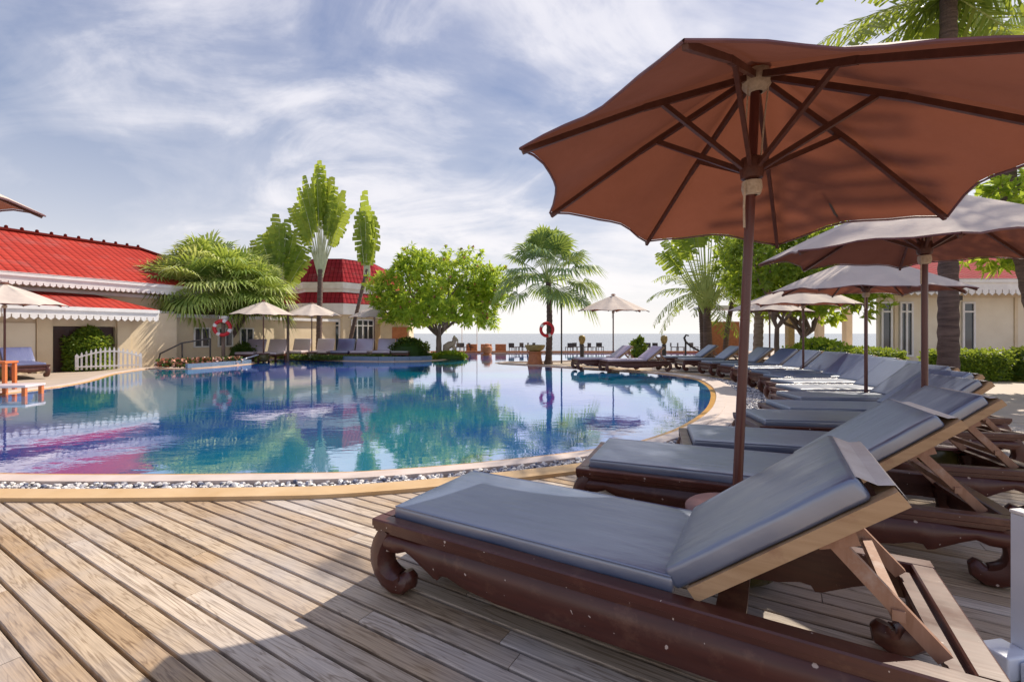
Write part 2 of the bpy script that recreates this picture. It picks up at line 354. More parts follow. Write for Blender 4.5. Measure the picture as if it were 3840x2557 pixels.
# ground, sea, water
mb=MB(); mb.add([(-160,-60,-.045),(160,-60,-.045),(160,33,-.045),(-160,33,-.045)],[(0,1,2,3)])
mb.add([(-160,33,-.045),(160,33,-.045),(160,38,-2.2),(-160,38,-2.2)],[(0,1,2,3)])
structure(mb.build('ground',M['paving']))
mb=MB(); mb.add([(-9000,34,-1.9),(9000,34,-1.9),(9000,14000,-1.9),(-9000,14000,-1.9)],[(0,1,2,3)])
structure(mb.build('sea',M['sea']))
mb=MB(); n=len(WC)
mb.add([(x,y,-.018) for x,y in [off(i,.02) for i in range(n)]],[tuple(range(n))]); o=mb.build('pool_water',M['water']); structure(o)
bm=bmesh.new(); bm.from_mesh(o.data); bmesh.ops.triangulate(bm,faces=bm.faces[:])
for f in bm.faces:
    if f.normal.z<0: f.normal_flip()
bm.to_mesh(o.data); bm.free()
far0=16*8; 
structure(ribbon(-.10,.0,-.04,-.012).build('submerged_ledge',M['ochre']))
structure(ribbon(.0,.17,-.05,.012).build('pool_coping',M['coping']))
# wide second coping only where the curve swings round on the right
structure(ribbon(.17,.42,-.05,.004,range(7*8,15*8)).build('coping_apron',M['coping']))
structure(ribbon(.40,.60,-.05,.03,range(0,7*8)).build('border_board',M['border']))
structure(ribbon(.98,1.2,-.05,-.03,range(7*8,14*8)).build('paving_band',M['border']))
# gravel: bed + pebbles
def pebbles(name, items, label):
    mb=MB(); base=[V(p) for p in ((1,0,0),(0,1,0),(-1,0,0),(0,-1,0),(.7,.7,.5),(-.7,.7,.5),(-.7,-.7,.5),(.7,-.7,.5))]
    for (x,y,z,s) in items:
        a=random.random()*6.28; sx=s*random.uniform(.7,1.3); sy=s*random.uniform(.6,1); sz=s*random.uniform(.45,.8); r=random.random()
        R=Matrix.Rotation(a,3,'Z')@Matrix.Rotation(random.uniform(-.4,.4),3,'X')
        ring=[(cos(k*pi/3),sin(k*pi/3)) for k in range(6)]
        vs=[V((c_*.55,s_*.55,-.85)) for c_,s_ in ring]+[V((c_,s_,0)) for c_,s_ in ring]+[V((c_*.6,s_*.6,.8)) for c_,s_ in ring]
        vs=[V((x,y,z))+R@V((p.x*sx,p.y*sy,p.z*sz)) for p in vs]
        fs=[(12,13,14,15,16,17)]
        for b in (0,6):
            for k in range(6): fs.append((b+k,b+(k+1)%6,b+6+(k+1)%6,b+6+k))
        mb.add(vs,fs,r)
    o=mb.build(name,M['pebble'],smooth=True); o.data.shade_smooth(); tag(o,label,'pebbles',kind='stuff'); return o
items=[]
i0,i1=0,7*8
for i in range(i0,i1):
    p=off(i,0);q=off(i+1,0); L=sqrt((p[0]-q[0])**2+(p[1]-q[1])**2)
    for _ in range(int(L*300)):
        t=random.random(); d=random.uniform(.185,.395); a=off(i,d);b=off(i+1,d)
        items.append((a[0]+(b[0]-a[0])*t,a[1]+(b[1]-a[1])*t,random.uniform(-.03,.005),random.uniform(.013,.027)))
for i in range(7*8,11*8):
    p=off(i,0);q=off(i+1,0); L=sqrt((p[0]-q[0])**2+(p[1]-q[1])**2); wdt=.42*sin(pi*(i-7*8+4)/(4*8+6))+.06
    for _ in range(int(L*260*wdt/.25)):
        t=random.random(); d=random.uniform(.44,.44+wdt); a=off(i,d);b=off(i+1,d)
        items.append((a[0]+(b[0]-a[0])*t,a[1]+(b[1]-a[1])*t,random.uniform(-.03,.0),random.uniform(.014,.026)))
pebbles('gravel',items,'grey and white pebbles in the channel beside the pool coping')
structure(ribbon(.17,.40,-.05,-.035,range(0,7*8)).build('gravel_bed',M['iron']))
# deck boards, clipped at the border
AX=V((cos(radians(-31)),sin(radians(-31)))); NX=V((-AX.y,AX.x)); PITCH=.0985
edge=[off(i,.60) for i in range(0,7*8+1)]
edge=[(-30,edge[0][1])]+edge+[(6.5,9.5)]
def hit(c):   # where the line n.p=c enters the deck (smallest s along AX where it crosses the edge polyline)
    best=None
    for a,b in zip(edge[:-1],edge[1:]):
        ca=NX.x*a[0]+NX.y*a[1]-c; cb=NX.x*b[0]+NX.y*b[1]-c
        if ca*cb<=0 and abs(ca-cb)>1e-9:
            t=ca/(ca-cb); x=a[0]+(b[0]-a[0])*t;y=a[1]+(b[1]-a[1])*t; s=AX.x*x+AX.y*y
            if best is None or s>best: best=s
    return best
mb=MB(); c=-4.2
while c<9:
    g=.0066; s0=hit(c+g); s1=hit(c+PITCH-g)
    if s0 is not None and s1 is not None:
        e=9.5; joints=[]; s=max(s0,s1)+random.uniform(.6,3.2)
        while s<e: joints.append(s); s+=random.uniform(2.2,3.4)
        a0,a1=s0,s1
        for j in joints+[e]:
            r=random.random(); ch=.004; z=random.uniform(-.0012,.0012)
            def P(s,cc,zz): q=AX*s+NX*cc; return (q.x,q.y,zz)
            lo,hi=c+g,c+PITCH-g; b0=b1=j-.0015
            vs=[P(a0,lo,-.03),P(b0,lo,-.03),P(b0,lo,-ch+z),P(a0,lo,-ch+z),P(a0,lo+ch,z),P(b0,lo+ch,z),P(b1,hi-ch,z),P(a1,hi-ch,z),P(a1,hi,-ch+z),P(b1,hi,-ch+z),P(b1,hi,-.03),P(a1,hi,-.03)]
            mb.add(vs,[(0,1,2,3),(3,2,5,4),(4,5,6,7),(7,6,9,8),(8,9,10,11),(0,3,4,7,8,11),(1,10,9,6,5,2)],r)
            a0=a1=j+.0015
    c+=PITCH
structure(mb.build('wood_deck',M['deck']))
mb=MB(); pp=[e_ for e_ in edge]+[(9,-3),(-30,-3)]
mb.add([(x,y,-.036) for x,y in pp],[tuple(range(len(pp)-1,-1,-1))]); structure(mb.build('deck_underlay',M['lacquerdark']))

# ------------------------------------------------------------------ lounger
def make_lounger(label, cat='sun lounger', cushion='blue', group=None, ang=37.5):
    root=empty('sun_lounger',(0,0,0),0,label,cat,group); L=2.13; Wd=.76
    fr=MB(); z1=.35
    # top moulding rail (stepped profile) all round
    def rail(p0,p1,n):     # n outward unit
        prof=[(-.055,.345),(-.05,.35),(.008,.35),(.014,.345),(.014,.318),(.004,.312),(.004,.300),(-.008,.296),(-.008,.285),(-.055,.285)]
        p0=V(p0);p1=V(p1);n=V(n)
        a=[V((p0.x,p0.y,0))+n*o_+V((0,0,z)) for o_,z in prof]; b=[V((p1.x,p1.y,0))+n*o_+V((0,0,z)) for o_,z in prof]; k=len(prof)
        fr.add(a+b,[(i,(i+1)%k,k+(i+1)%k,k+i) for i in range(k)]+[tuple(range(k-1,-1,-1)),tuple(range(k,2*k))],random.random())
    rail((-.014,0,0),(L+.014,0,0),(0,-1,0)); rail((-.014,Wd,0),(L+.014,Wd,0),(0,1,0))
    rail((0,.057,0),(0,Wd-.057,0),(-1,0,0)); rail((L,.057,0),(L,Wd-.057,0),(1,0,0))
    for x in [.12+.135*i for i in range(9)]+[1.46,2.03]: fr.box(x,x+.09,.05,Wd-.05,.300,.322)
    fr.build('frame',M['lacquer'],root)
    # aprons with a carved lower edge
    def bottom(t,length):
        u=min(t,length-t)
        pts=[(0,.20),(.09,.205),(.14,.225),(.20,.20),(.30,.150),(.325,.145),(.34,.168),(.38,.172),(.46,.150),(.62,.132),(5,.128)]
        for (a,za),(b,zb) in zip(pts[:-1],pts[1:]):
            if a<=u<=b: return za+(zb-za)*(u-a)/(b-a)
        return .13
    def apron(o0,dr,length,n):
        mb=MB(); st=sorted(set([0,.05,.09,.115,.14,.17,.20,.25,.30,.325,.34,.36,.38,.42,.46,.54,.62]+[length-q for q in (0,.05,.09,.115,.14,.17,.20,.25,.30,.325,.34,.36,.38,.42,.46,.54,.62)]+[length/2]))
        st=[q for q in st if 0<=q<=length] if length>1.3 else [length*i/16 for i in range(17)]
        o0=V(o0);dr=V(dr);n=V(n); rows=6; vs=[];fs=[]
        for q in st:
            zb=bottom(q,length) if length>1.3 else .20-.045*sin(pi*q/length)
            for k in range(rows+1):
                v=k/rows; z=.285+(zb-.285)*v; bul=-.012+.022*sin(pi*min(1,v*1.05))**.8-(.004 if k==0 else 0)
                vs.append(o0+dr*q+n*bul+V((0,0,z)))
            vs.append(o0+dr*q+n*(-.03)+V((0,0,zb))); vs.append(o0+dr*q+n*(-.03)+V((0,0,.285)))
        R=rows+3
        for i in range(len(st)-1):
            for k in range(R): fs.append((i*R+k,i*R+(k+1)%R,(i+1)*R+(k+1)%R,(i+1)*R+k))
        fs.append(tuple(range(R))); mb.add(vs,fs,.5)
        return mb.build('apron',M['lacquer'],root,smooth=True)
    apron((.03,0,0),(1,0,0),L-.06,(0,-1,0)); apron((.03,Wd,0),(1,0,0),L-.06,(0,1,0))
    apron((0,.03,0),(0,1,0),Wd-.06,(-1,0,0)); apron((L,.03,0),(0,1,0),Wd-.06,(1,0,0))
    # opium-bed claw legs
    for sx,sy in ((0,0),(0,1),(1,0),(1,1)):
        path=[(.048,.292),(.034,.262),(.018,.225),(.008,.185),(.008,.145),(.022,.105),(.048,.074),(.082,.055),(.114,.052),(.138,.066),(.146,.092),(.142,.11)]
        rad=[.042,.047,.051,.053,.053,.053,.053,.053,.051,.045,.034,.02]
        P=[]
        for x,z in path: P.append(V((x if sx==0 else L-x, (.032+x*.25) if sy==0 else Wd-(.032+x*.25), z)))
        mb=MB(); mb.tube(P,rad,14,.5,sq=3.2); mb.build('leg',M['lacquer'],root,smooth=True)
    cm=M[cushion]
    bevel_box('seat_cushion',.055,1.335,.055,Wd-.055,.335,.402,.016,cm,root,None,3,.006,16,8)
    pp=MB(); pp.tube([(.065,.060,.398),(1.325,.060,.398)],.005,6); pp.tube([(.065,Wd-.060,.398),(1.325,Wd-.060,.398)],.005,6); pp.build('piping',cm,[c_ for c_ in root.children if c_.name.startswith('seat_cushion')][0],smooth=True)
    # backrest
    a=radians(ang); Mh=Matrix.Translation((1.40,0,.352))@Matrix.Rotation(-a,4,'Y')
    bk=MB(); Lb=.68
    bk.box(0,Lb,.045,.095,-.012,.034,Mh); bk.box(0,Lb,Wd-.095,Wd-.045,-.012,.034,Mh)
    bk.box(Lb-.05,Lb,.097,Wd-.097,-.010,.030,Mh); bk.box(.02,.07,.097,Wd-.097,-.010,.030,Mh)
    for i in range(5): bk.box(.12+i*.105,.185+i*.105,.097,Wd-.097,-.004,.012,Mh)
    bk.build('backrest_frame',M['oldwood'],root)
    bevel_box('back_cushion',-.045,.62,.055,Wd-.055,.036,.112,.018,cm,root,Mh,3,.006,9,8)
    st=MB()    # elastic strap of pale cloth over the frame end
    pr=[(.606,.106),(.622,.098),(.634,.080),(.650,.056),(Lb+.004,.038),(Lb+.004,-.014)]
    for (x0,q0),(x1,q1) in zip(pr[:-1],pr[1:]):
        st.add([Mh@V((x0,.085,q0)),Mh@V((x1,.085,q1)),Mh@V((x1,Wd-.085,q1)),Mh@V((x0,Wd-.085,q0))],[(0,1,2,3)],.5)
    o=st.build('strap',M['strapcloth'],root,smooth=True)
    # props
    top=Mh@V((.44,0,-.03)); 
    for y in (.125,Wd-.125):
        p=MB(); p.beam((top.x,y,top.z+.02),(2.03,y,.335),.030,.042); p.beam((top.x-.03,y+.0,top.z),(top.x+.07,y,top.z+.035),.05,.05)
        p.lathe([(0,-.03),(.014,-.03),(.014,.03),(0,.03)],(0,0,0),8,None,Matrix.Translation((top.x,y,top.z+.01))@Matrix.Rotation(pi/2,4,'X'))
        p.build('prop',M['prop'],root)
    p=MB(); p.beam((1.93,.10,.43),(1.93,Wd-.10,.43),.03,.03); p.build('prop_bar',M['prop'],root)
    return root

protoL={}
def lounger(x,y,deg,label,cushion='blue',group='brown wooden loungers in the curved row',ang=37.5,z=0):
    key=(cushion,ang)
    if key not in protoL: o=make_lounger(label,'sun lounger',cushion,group,ang); protoL[key]=o
    else: o=copy_tree(protoL[key])
    o['label']=label; o['group']=group; o.location=(x,y,z); o.rotation_euler=(0,0,radians(deg)); return o
row=[(-.64,2.15,-30,'nearest large lounger in the foreground, slate blue cushions on a carved brown frame','bluegrey'),
 (.43,2.95,-23,'lounger right behind the foreground umbrella pole, its foot end next to the pool gravel','bluegrey'),
 (1.33,3.47,-17,'third lounger from the camera, its big raised back reaching the right picture edge','bluegrey'),
 (2.34,4.28,-9,'fourth lounger from the camera, foot just past the gravel crescent','bluegrey'),
 (3.0,4.97,-8,'fifth lounger from the camera, dark flat cushion in front of the white-lit ones','blue'),
 (3.65,5.8,-5,'sixth lounger from the camera, next beyond the second umbrella pole','bluegrey'),
 (4.2,6.65,0,'seventh lounger from the camera, foot level with the end of the gravel crescent','bluegrey'),
 (4.65,7.55,2,'eighth lounger from the camera, beyond the third umbrella pole','bluegrey'),
 (5.1,8.55,4,'ninth lounger from the camera, in front of the garden hedge and tree trunks','blue'),
 (5.42,9.6,5,'tenth lounger from the camera, on the near side of the slim fourth umbrella pole','blue'),
 (5.58,10.7,5,'eleventh lounger from the camera, just beyond the slim fourth umbrella pole','blue'),
 (5.75,11.85,5,'fifth lounger from the far end of the curved row','blue'),
 (5.72,13.1,3,'fourth lounger from the far end of the curved row, beside the fifth umbrella','blue'),
 (5.55,14.7,0,'second lounger from the far end of the curved row, near the traveller palm','blue'),
 (5.4,16.2,-3,'last lounger at the far end of the curved row by the sea wall','blue')]
row[11]=(5.75,11.85,5,'fourth lounger from the far end of the curved row','blue')
row[12]=(5.72,13.1,3,'third lounger from the far end of the curved row, beside the fifth umbrella','blue')
for x,y,d,l,c_ in row: lounger(x,y,d,l,c_)
for i,(px,py,lab) in enumerate(((612,370,'faded lavender lounger left of the far umbrella pole, across the pool'),(641,372,'faded lavender lounger right of the far umbrella pole, across the pool'))):
    x,y=G(px-34,py); lounger(x,y,8,lab,'lavender','pair of faded lavender loungers by the water')

# ------------------------------------------------------------------ umbrella
def make_umbrella(R=1.155, drop=.616, ht=2.56, phase=0.0, tilt=(.086,.066), run=.50, hx=0.0, extra={}):
    root=empty('patio_umbrella'); hub=V((hx,0,ht))
    ax=V((tilt[0],tilt[1],1)).normalized(); u=V((0,1,0)).cross(ax).normalized(); w=ax.cross(u)
    def P(ang,rr,dd): return hub+(u*cos(ang)+w*sin(ang))*rr-ax*dd
    mb=MB(); mb.tube([(0,0,.36),hub-ax*.02],[.0235,.022],14,.5); mb.build('pole',M['pole'],root,smooth=True)
    cm=MB(); ns,ntt=10,8; grid={}
    for k in range(8):
        for s in range(ns+1):
            for t in range(ntt):
                f=s/ns; tt=t/ntt; a0=phase-k*pi/4; a1=phase-(k+1)*pi/4
                rr=f*R; sagrib=.012*sin(pi*f)
                p0=P(a0,rr,drop*f-sagrib+extra.get(k,0)*f); p1=P(a1,rr,drop*f-sagrib+extra.get((k+1)%8,0)*f); p=p0.lerp(p1,tt)
                q=4*tt*(1-tt)
                c0=hub-ax*(drop*f)
                p=p.lerp(c0,.085*q*f**3) + ax*(.035*q*f*f) - ax*.028*sin(pi*f)*q + ax*(.009*sin(11*tt+5*f+k)*f)
                grid[k,s,t]=len(cm.v); cm.v.append(tuple(p+ax*.012))
    for k in range(8):
        for s in range(ns):
            for t in range(ntt):
                k2,t2=(k,t+1) if t+1<ntt else ((k+1)%8,0)
                cm.f.append((grid[k,s,t],grid[k,s+1,t],grid[k2,s+1,t2],grid[k2,s,t2])); cm.r.append(.5); cm.uv.append(None); cm.m.append(0)
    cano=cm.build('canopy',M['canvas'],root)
    me=cano.data; bm=bmesh.new(); bm.from_mesh(me); bmesh.ops.recalc_face_normals(bm,faces=bm.faces[:])
    if sum(f.normal.z for f in bm.faces)<0: bmesh.ops.reverse_faces(bm,faces=bm.faces[:])
    bm.to_mesh(me); bm.free(); me.shade_smooth()
    hem=MB()
    for k in range(8):
        pts=[V(cm.v[grid[k,ns,t]]) for t in range(ntt)]+[V(cm.v[grid[(k+1)%8,ns,0]])]
        hem.tube([p-ax*.008 for p in pts],.006,5,.5,cap=False)
    hem.build('hem',M['disc'],cano)
    cap=MB(); cap.lathe([(.0,.055),(.05,.05),(.075,.025),(.085,.012)],tuple(hub),12); cap.build('finial',M['canvas'],root,smooth=True)
    hb=MB(); hb.lathe([(0,-.03),(.06,-.03),(.068,-.06),(.068,-.10),(.045,-.13),(.028,-.135)],tuple(hub),12); hb.build('hub',M['rope'],root,smooth=True)
    rn=MB(); rc=V((0,0,.36)).lerp(hub-ax*.02,1-run/(ht-.36)); rn.lathe([(.028,.06),(.05,.05),(.058,.0),(.05,-.05),(.03,-.055)],tuple(rc),12); rn.build('runner',M['rib'],root,smooth=True)
    rp=MB()
    rp.lathe([(.026,-.06),(.045,-.065),(.048,-.10),(.04,-.13),(.026,-.135)],tuple(rc),12)
    rp.tube([rc+V((-.045,-.02,-.08)),rc+V((-.052,-.025,-.2)),rc+V((-.048,-.02,-.30))],.0055,6)
    rp.tube([rc+V((.03,-.03,.05)),rc+V((.045,-.03,.22)),hub+V((.05,-.02,-.1))],.004,5)
    rp.tube([rc+V((-.03,-.03,.05)),rc+V((-.045,-.03,.22)),hub+V((-.05,-.02,-.1))],.004,5)
    rp.build('cord',M['rope'],root,smooth=True)
    for k in range(8):
        a=phase-k*pi/4; mb=MB(); ex=extra.get(k,0)
        p0=P(a,.05,.075);pm=P(a,R*.5,drop*.5-.012+.026+ex*.5);p1=P(a,R*.99,drop*.99+.016+ex)
        mb.beam(p0,pm,.020,.030,ax); mb.beam(pm,p1,.018,.026,ax); rib=mb.build('rib',M['rib'],root)
        mb=MB(); q=P(a,R*.43,drop*.43+.012+ex*.43); mb.beam(rc+(u*cos(a)+w*sin(a))*.05,q,.018,.026,ax); mb.build('strut',M['rib'],root)
    pot=MB(); pot.lathe([(0,.0),(.10,.0),(.17,.05),(.205,.13),(.215,.22),(.20,.29),(.19,.315)],(0,0,0),28); pot.build('base_pot',M['potgreen'],root,smooth=True)
    dc=MB(); dc.lathe([(0,.352),(.03,.352),(.23,.345),(.242,.335),(.242,.318),(.235,.315),(0,.315)],(0,0,0),32); dc.build('base_disc',M['disc'],root,smooth=True)
    return root
UG='brown canvas umbrellas on wooden poles'
def setu(o,x,y,rz,label,s=1.0,group=UG,rx=0,ry=0):
    tag(o,label,'umbrella',group); o.location=(x,y,0); o.rotation_euler=(rx,ry,rz); o.scale=(s,s,s); return o
u1=make_umbrella(phase=4.078,hx=.10,extra={7:.075,6:.02}); setu(u1,1.125,2.28,0,'large brown canvas umbrella in the foreground, seen from below, ribs spread over the nearest lounger')
mb=MB(); mb.tube([(.71,.40,2.06),(.77,.43,1.99),(.82,.46,1.94),(.90,.50,1.90)],.007,5); mb.build('tie_strap',M['iron'],u1)
u2=make_umbrella(R=1.2,drop=.54,ht=2.40,phase=.2,tilt=(.0,-.04),run=.46)
setu(u2,3.40,3.75,0,'second umbrella from the camera, grey top striped by palm shadows, right behind the foreground one',1)
us=[(4.9,6.3,.3,'third umbrella from the camera, pale scalloped top in front of the villa wall',.96),
    (6.72,10.5,.1,'fourth umbrella from the camera, half hidden behind the third',1.0),
    (7.7,13.6,.5,'fifth umbrella from the camera, its left half behind the foreground pole',1.0),
    (3.78,17.0,.25,'lone umbrella between the two lavender loungers, against the sea',1.10),
    (-4.65,2.6,.585,'near umbrella at the left picture edge of which only an orange-lit canopy tip shows',1.15),
    (-13.6,12.2,.35,'pale umbrella at the left picture edge in front of the villa roof',1.06),
    (-10.65,19.5,.6,'pale umbrella left of its twin, over white seats across the pool',1.08),
    (-9.15,20.8,.15,'peaked pale umbrella right of its twin, in front of the villa windows',1.08),
    (-6.95,23.0,.4,'beige umbrella half hidden behind the flowering round tree',1.08)]
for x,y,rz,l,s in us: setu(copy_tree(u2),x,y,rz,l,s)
for o in C.objects:
    if o.get('label','').startswith('near umbrella at the left'): pass

# ------------------------------------------------------------------ vegetation
def leaf(mb,b,d,side,L,w,r,droop=.15):
    b=V(b); m=b+d*L*.5; t=b+d*L-V((0,0,droop*L))
    mb.add([b,m+side*w*.5,t,m-side*w*.5],[(0,1,2,3)],r)
def rv():
    while True:
        v=V((random.uniform(-1,1),random.uniform(-1,1),random.uniform(-1,1)))
        if .05<v.length<1: return v.normalized()
def limb(mb,p0,p1,r0,r1,n=6,wob=.08):
    p0=V(p0);p1=V(p1);pts=[];L=(p1-p0).length
    for i in range(n+1):
        t=i/n; pts.append(p0.lerp(p1,t)+(rv()*wob*L*(t*(1-t))*2 if 0<i<n else V((0,0,0)))+V((0,0,.10*L*sin(pi*t)*-.6)))
    mb.tube(pts,[r0+(r1-r0)*i/n for i in range(n+1)],7)
def leafy_tree(label,base,cz,rad,trunk_h,nros=420,L=.30,w=.095,leaves=11,mat='leaf_plum',tr=.16,limbs=7,flowers=0,cat='tree',cut=-.35,group=None,name='flowering_tree',lean=(0,0),shell=.75,bark='bark',conc=1.0):
    root=empty(name,(base[0],base[1],0),0,label,cat,group)
    c=V((lean[0],lean[1],cz)); rx,ry,rz=rad
    tk=MB(); fork=V((lean[0]*.3,lean[1]*.3,trunk_h)); limb(tk,(0,0,-.05),fork,tr,tr*.75,6,.03)
    tips=[]
    for i in range(limbs):
        a=i*2*pi/limbs+random.uniform(-.3,.3); e=random.uniform(.1,1.0)
        t1=c+V((cos(a)*rx*.62*cos(e),sin(a)*ry*.62*cos(e),rz*(.62*sin(e)-.25))); limb(tk,fork,t1,tr*.55,tr*.22,6,.12)
        for j in range(4):
            dd=rv(); t2=t1+V((dd.x*rx*.33,dd.y*ry*.33,abs(dd.z)*rz*.4)); limb(tk,t1,t2,tr*.2,tr*.07,4,.1)
    tk.build('trunk',M[bark],root,smooth=True)
    cr=MB(); fl=MB(); clumps=[rv() for _ in range(26)]
    for i in range(nros):
        if random.random()<.5: d=(random.choice(clumps)+rv()*.33).normalized()
        else: d=rv()
        if d.z<cut: continue
        bump_=1+.10*sin(d.x*7+d.z*5)+.08*sin(d.y*9+2*d.z)
        k=(shell+(1-shell)*random.random())*bump_*(1 if random.random()<.8 else random.uniform(.55,.95))
        p=c+V((d.x*rx,d.y*ry,d.z*rz))*k
        outd=(d*.8+V((0,0,.5))).normalized(); base_r=min(1,max(0,random.gauss(.48,.2)))
        for j in range(leaves):
            q=(outd*random.uniform(-.1,.9)+rv()).normalized()
            sd=q.cross(outd)
            if sd.length<.1: sd=q.cross(V((1,0,0)))
            leaf(cr,p,q,sd.normalized(),L*random.uniform(.7,1.2),w*random.uniform(.8,1.2),min(1,max(0,base_r+random.uniform(-.18,.18))))
        if flowers and random.random()<flowers:
            for j in range(7):
                q=(outd+rv()*.9).normalized(); leaf(fl,p+outd*L*.35+rv()*.04,q,q.cross(V((.3,.2,1))).normalized(),.11,.09,random.uniform(.45,.9),.0)
    cr.build('crown',M[mat],root)
    if flowers: fl.build('blossom',M['flower'],root)
    return root
def blade(mb,p,d,L,w,nseg=12,droop=.9,hang=.5,gap=.15,mid=None,taper=True,fwd=.35,side0=None):
    p=V(p);d=V(d).normalized(); st=L/nseg; gap0=gap; rr=min(1,max(0,random.gauss(.5,.22))); pts=[p.copy()]
    for i in range(nseg):
        f=i/nseg; d=(d+V((0,0,-droop*st*(.35+f)))).normalized()
        sd=side0 if side0 is not None else d.cross(V((0,0,1)))
        if sd.length<.15: sd=d.cross(V((1,.2,0)))
        sd=sd.normalized(); wd=w*(sin(pi*min(1,(f*.86+.12)))**.6 if taper else 1)
        q=p+d*st
        for s in (-1,1):
            qq=p+d*st*(1-gap0*random.uniform(.4,1.6)); l=wd*random.uniform(.65,1.15); dr=hang*random.uniform(.5,1.3)*l
            o=sd*s*l+d*fwd*l-V((0,0,dr))
            mb.add([p,qq,qq+o*.97,p+o],[(0,1,2,3) if s>0 else (3,2,1,0)],min(1,max(0,rr+random.uniform(-.2,.2))))
        p=q; pts.append(p.copy())
    if mid: mid.tube(pts,[.016*(1-i/(len(pts)+1))*max(.6,w*2.2) for i in range(len(pts))],4,cap=False)
    return p
def palm_trunk(mb,p0,p1,r0,r1,n=24,bend=(0,0)):
    p0=V(p0);p1=V(p1); pts=[];rad=[]
    for i in range(n*2+1):
        t=i/(n*2); b=sin(pi*t); pts.append(p0.lerp(p1,t)+V((bend[0]*b,bend[1]*b,0)))
        rad.append((r0+(r1-r0)*t**.6)*(1.07 if i%2 else .96)+(r0*.35*max(0,1-t*14)))
    mb.tube(pts,rad,12)
def fan_palm(label,base,hc,crown_r,nl=34,lr=.95,name='fan_palm',mat='leaf_fan',tr=.14,stems=None,group=None,bend=(0,0),z0=0,bark='palmbark',low=-.55,hd=(.16,.42),mf=.58,curl=0.0,ww=.6):
    root=empty(name,(base[0],base[1],z0),0,label,'palm tree',group)
    tk=MB(); cr=MB(); pt=MB(); stems=stems or [(0,0,hc)]
    for (sx,sy,sh) in stems:
        palm_trunk(tk,(sx*.12,sy*.12,-.05),(sx,sy,sh),tr,tr*.72,18,bend)
        top=V((sx,sy,sh))
        for i in range(nl):
            az=i*2.399+random.uniform(-.2,.2); el=low+(1.45-low)*((i+.5)/nl)**.85+random.uniform(-.08,.08)
            d=V((cos(az)*cos(el),sin(az)*cos(el),sin(el))); plen=(crown_r-lr*.55)*random.uniform(.85,1.08)
            if plen<.3: plen=.3
            e=top+d*plen*.5+V((0,0,.05)); P=top+d*plen-V((0,0,.12*plen*cos(el)))
            pt.tube([top,e,P],[.022,.015,.011],5,cap=False)
            d2=(P-e).normalized(); d2=(d2+V((0,0,-curl*max(0,.75-max(0,el))))).normalized(); u=d2.cross(V((0,0,1)))
            if u.length<.1: u=V((1,0,0))
            u.normalize(); n_=u.cross(d2); r0=min(1,max(0,random.gauss(.35+.3*((i+.5)/nl),.15))); Lr=lr*random.uniform(.85,1.15)
            ns=30
            for k in range(ns):
                a=(-1.95+3.9*(k+.5)/ns); q=(d2*cos(a)+u*sin(a)).normalized(); sd=(-d2*sin(a)+u*cos(a))
                LL=Lr*(.72+.28*cos(a*.75)); fold=n_*(.10 if k%2 else -.02)*LL*.4
                m=P+q*LL*mf+fold; wv=3.9/ns*LL*mf*ww
                t=P+q*LL*(mf+.34*min(1,.4/hd[1]+.1))-V((0,0,LL*random.uniform(*hd)))+fold
                rr=min(1,max(0,r0+random.uniform(-.12,.12)))
                cr.add([P,m+sd*wv,m-sd*wv],[(0,1,2)],rr); cr.add([m+sd*wv,t,m-sd*wv],[(0,1,2)],min(1,rr+.22))
    tk.build('trunk',M[bark],root,smooth=True); cr.build('crown',M[mat],root); pt.build('leaf_stalk',M['petiole'],root,smooth=True)
    return root
def traveller(label,base,hb,plane,n=15,spread=55,pl=2.2,bl=2.0,bw=.33,tr=.14,lean=(0,0),name='traveller_palm',mat='leaf_trav',group=None,droop=.28,z0=0,stalk='stalkwhite',fanw=.9,hang=.5):
    root=empty(name,(base[0],base[1],z0),0,label,'palm tree',group)
    tk=MB(); palm_trunk(tk,(0,0,-.05),(lean[0],lean[1],hb),tr,tr*.8,22); tk.build('trunk',M['palmbark'],root,smooth=True)
    pv=V((cos(plane),sin(plane),0)); nv=V((-pv.y,pv.x,0)); pt=MB(); cr=MB(); top=V((lean[0],lean[1],hb))
    for i in range(n):
        f=(i+.5)/n*2-1; a=radians(spread)*f; k=abs(f)
        b=top+pv*f*.16*fanw+V((0,0,-.15+(.5-.5*k)*.5))
        d=(pv*sin(a)+V((0,0,cos(a)))+nv*random.uniform(-.06,.06)).normalized(); L=pl*random.uniform(.9,1.1)*(1-.38*k)
        m=b+d*L*.5; e=b+d*L-V((0,0,.10*L*k)); pt.tube([b-d*.3,b,m,e],[.075,.062,.034,.02],6,cap=False)
        sd=(pv*cos(a)-V((0,0,sin(a))))+nv*random.uniform(-.9,.9)
        blade(cr,e,(e-m).normalized(),bl*random.uniform(.85,1.1)*(1-.3*k),bw,13,droop*(.35+k*1.6),hang,.10,pt,True,.25,sd.normalized())
    pt.build('leaf_stalk',M[stalk],root,smooth=True); cr.build('crown',M[mat],root); return root
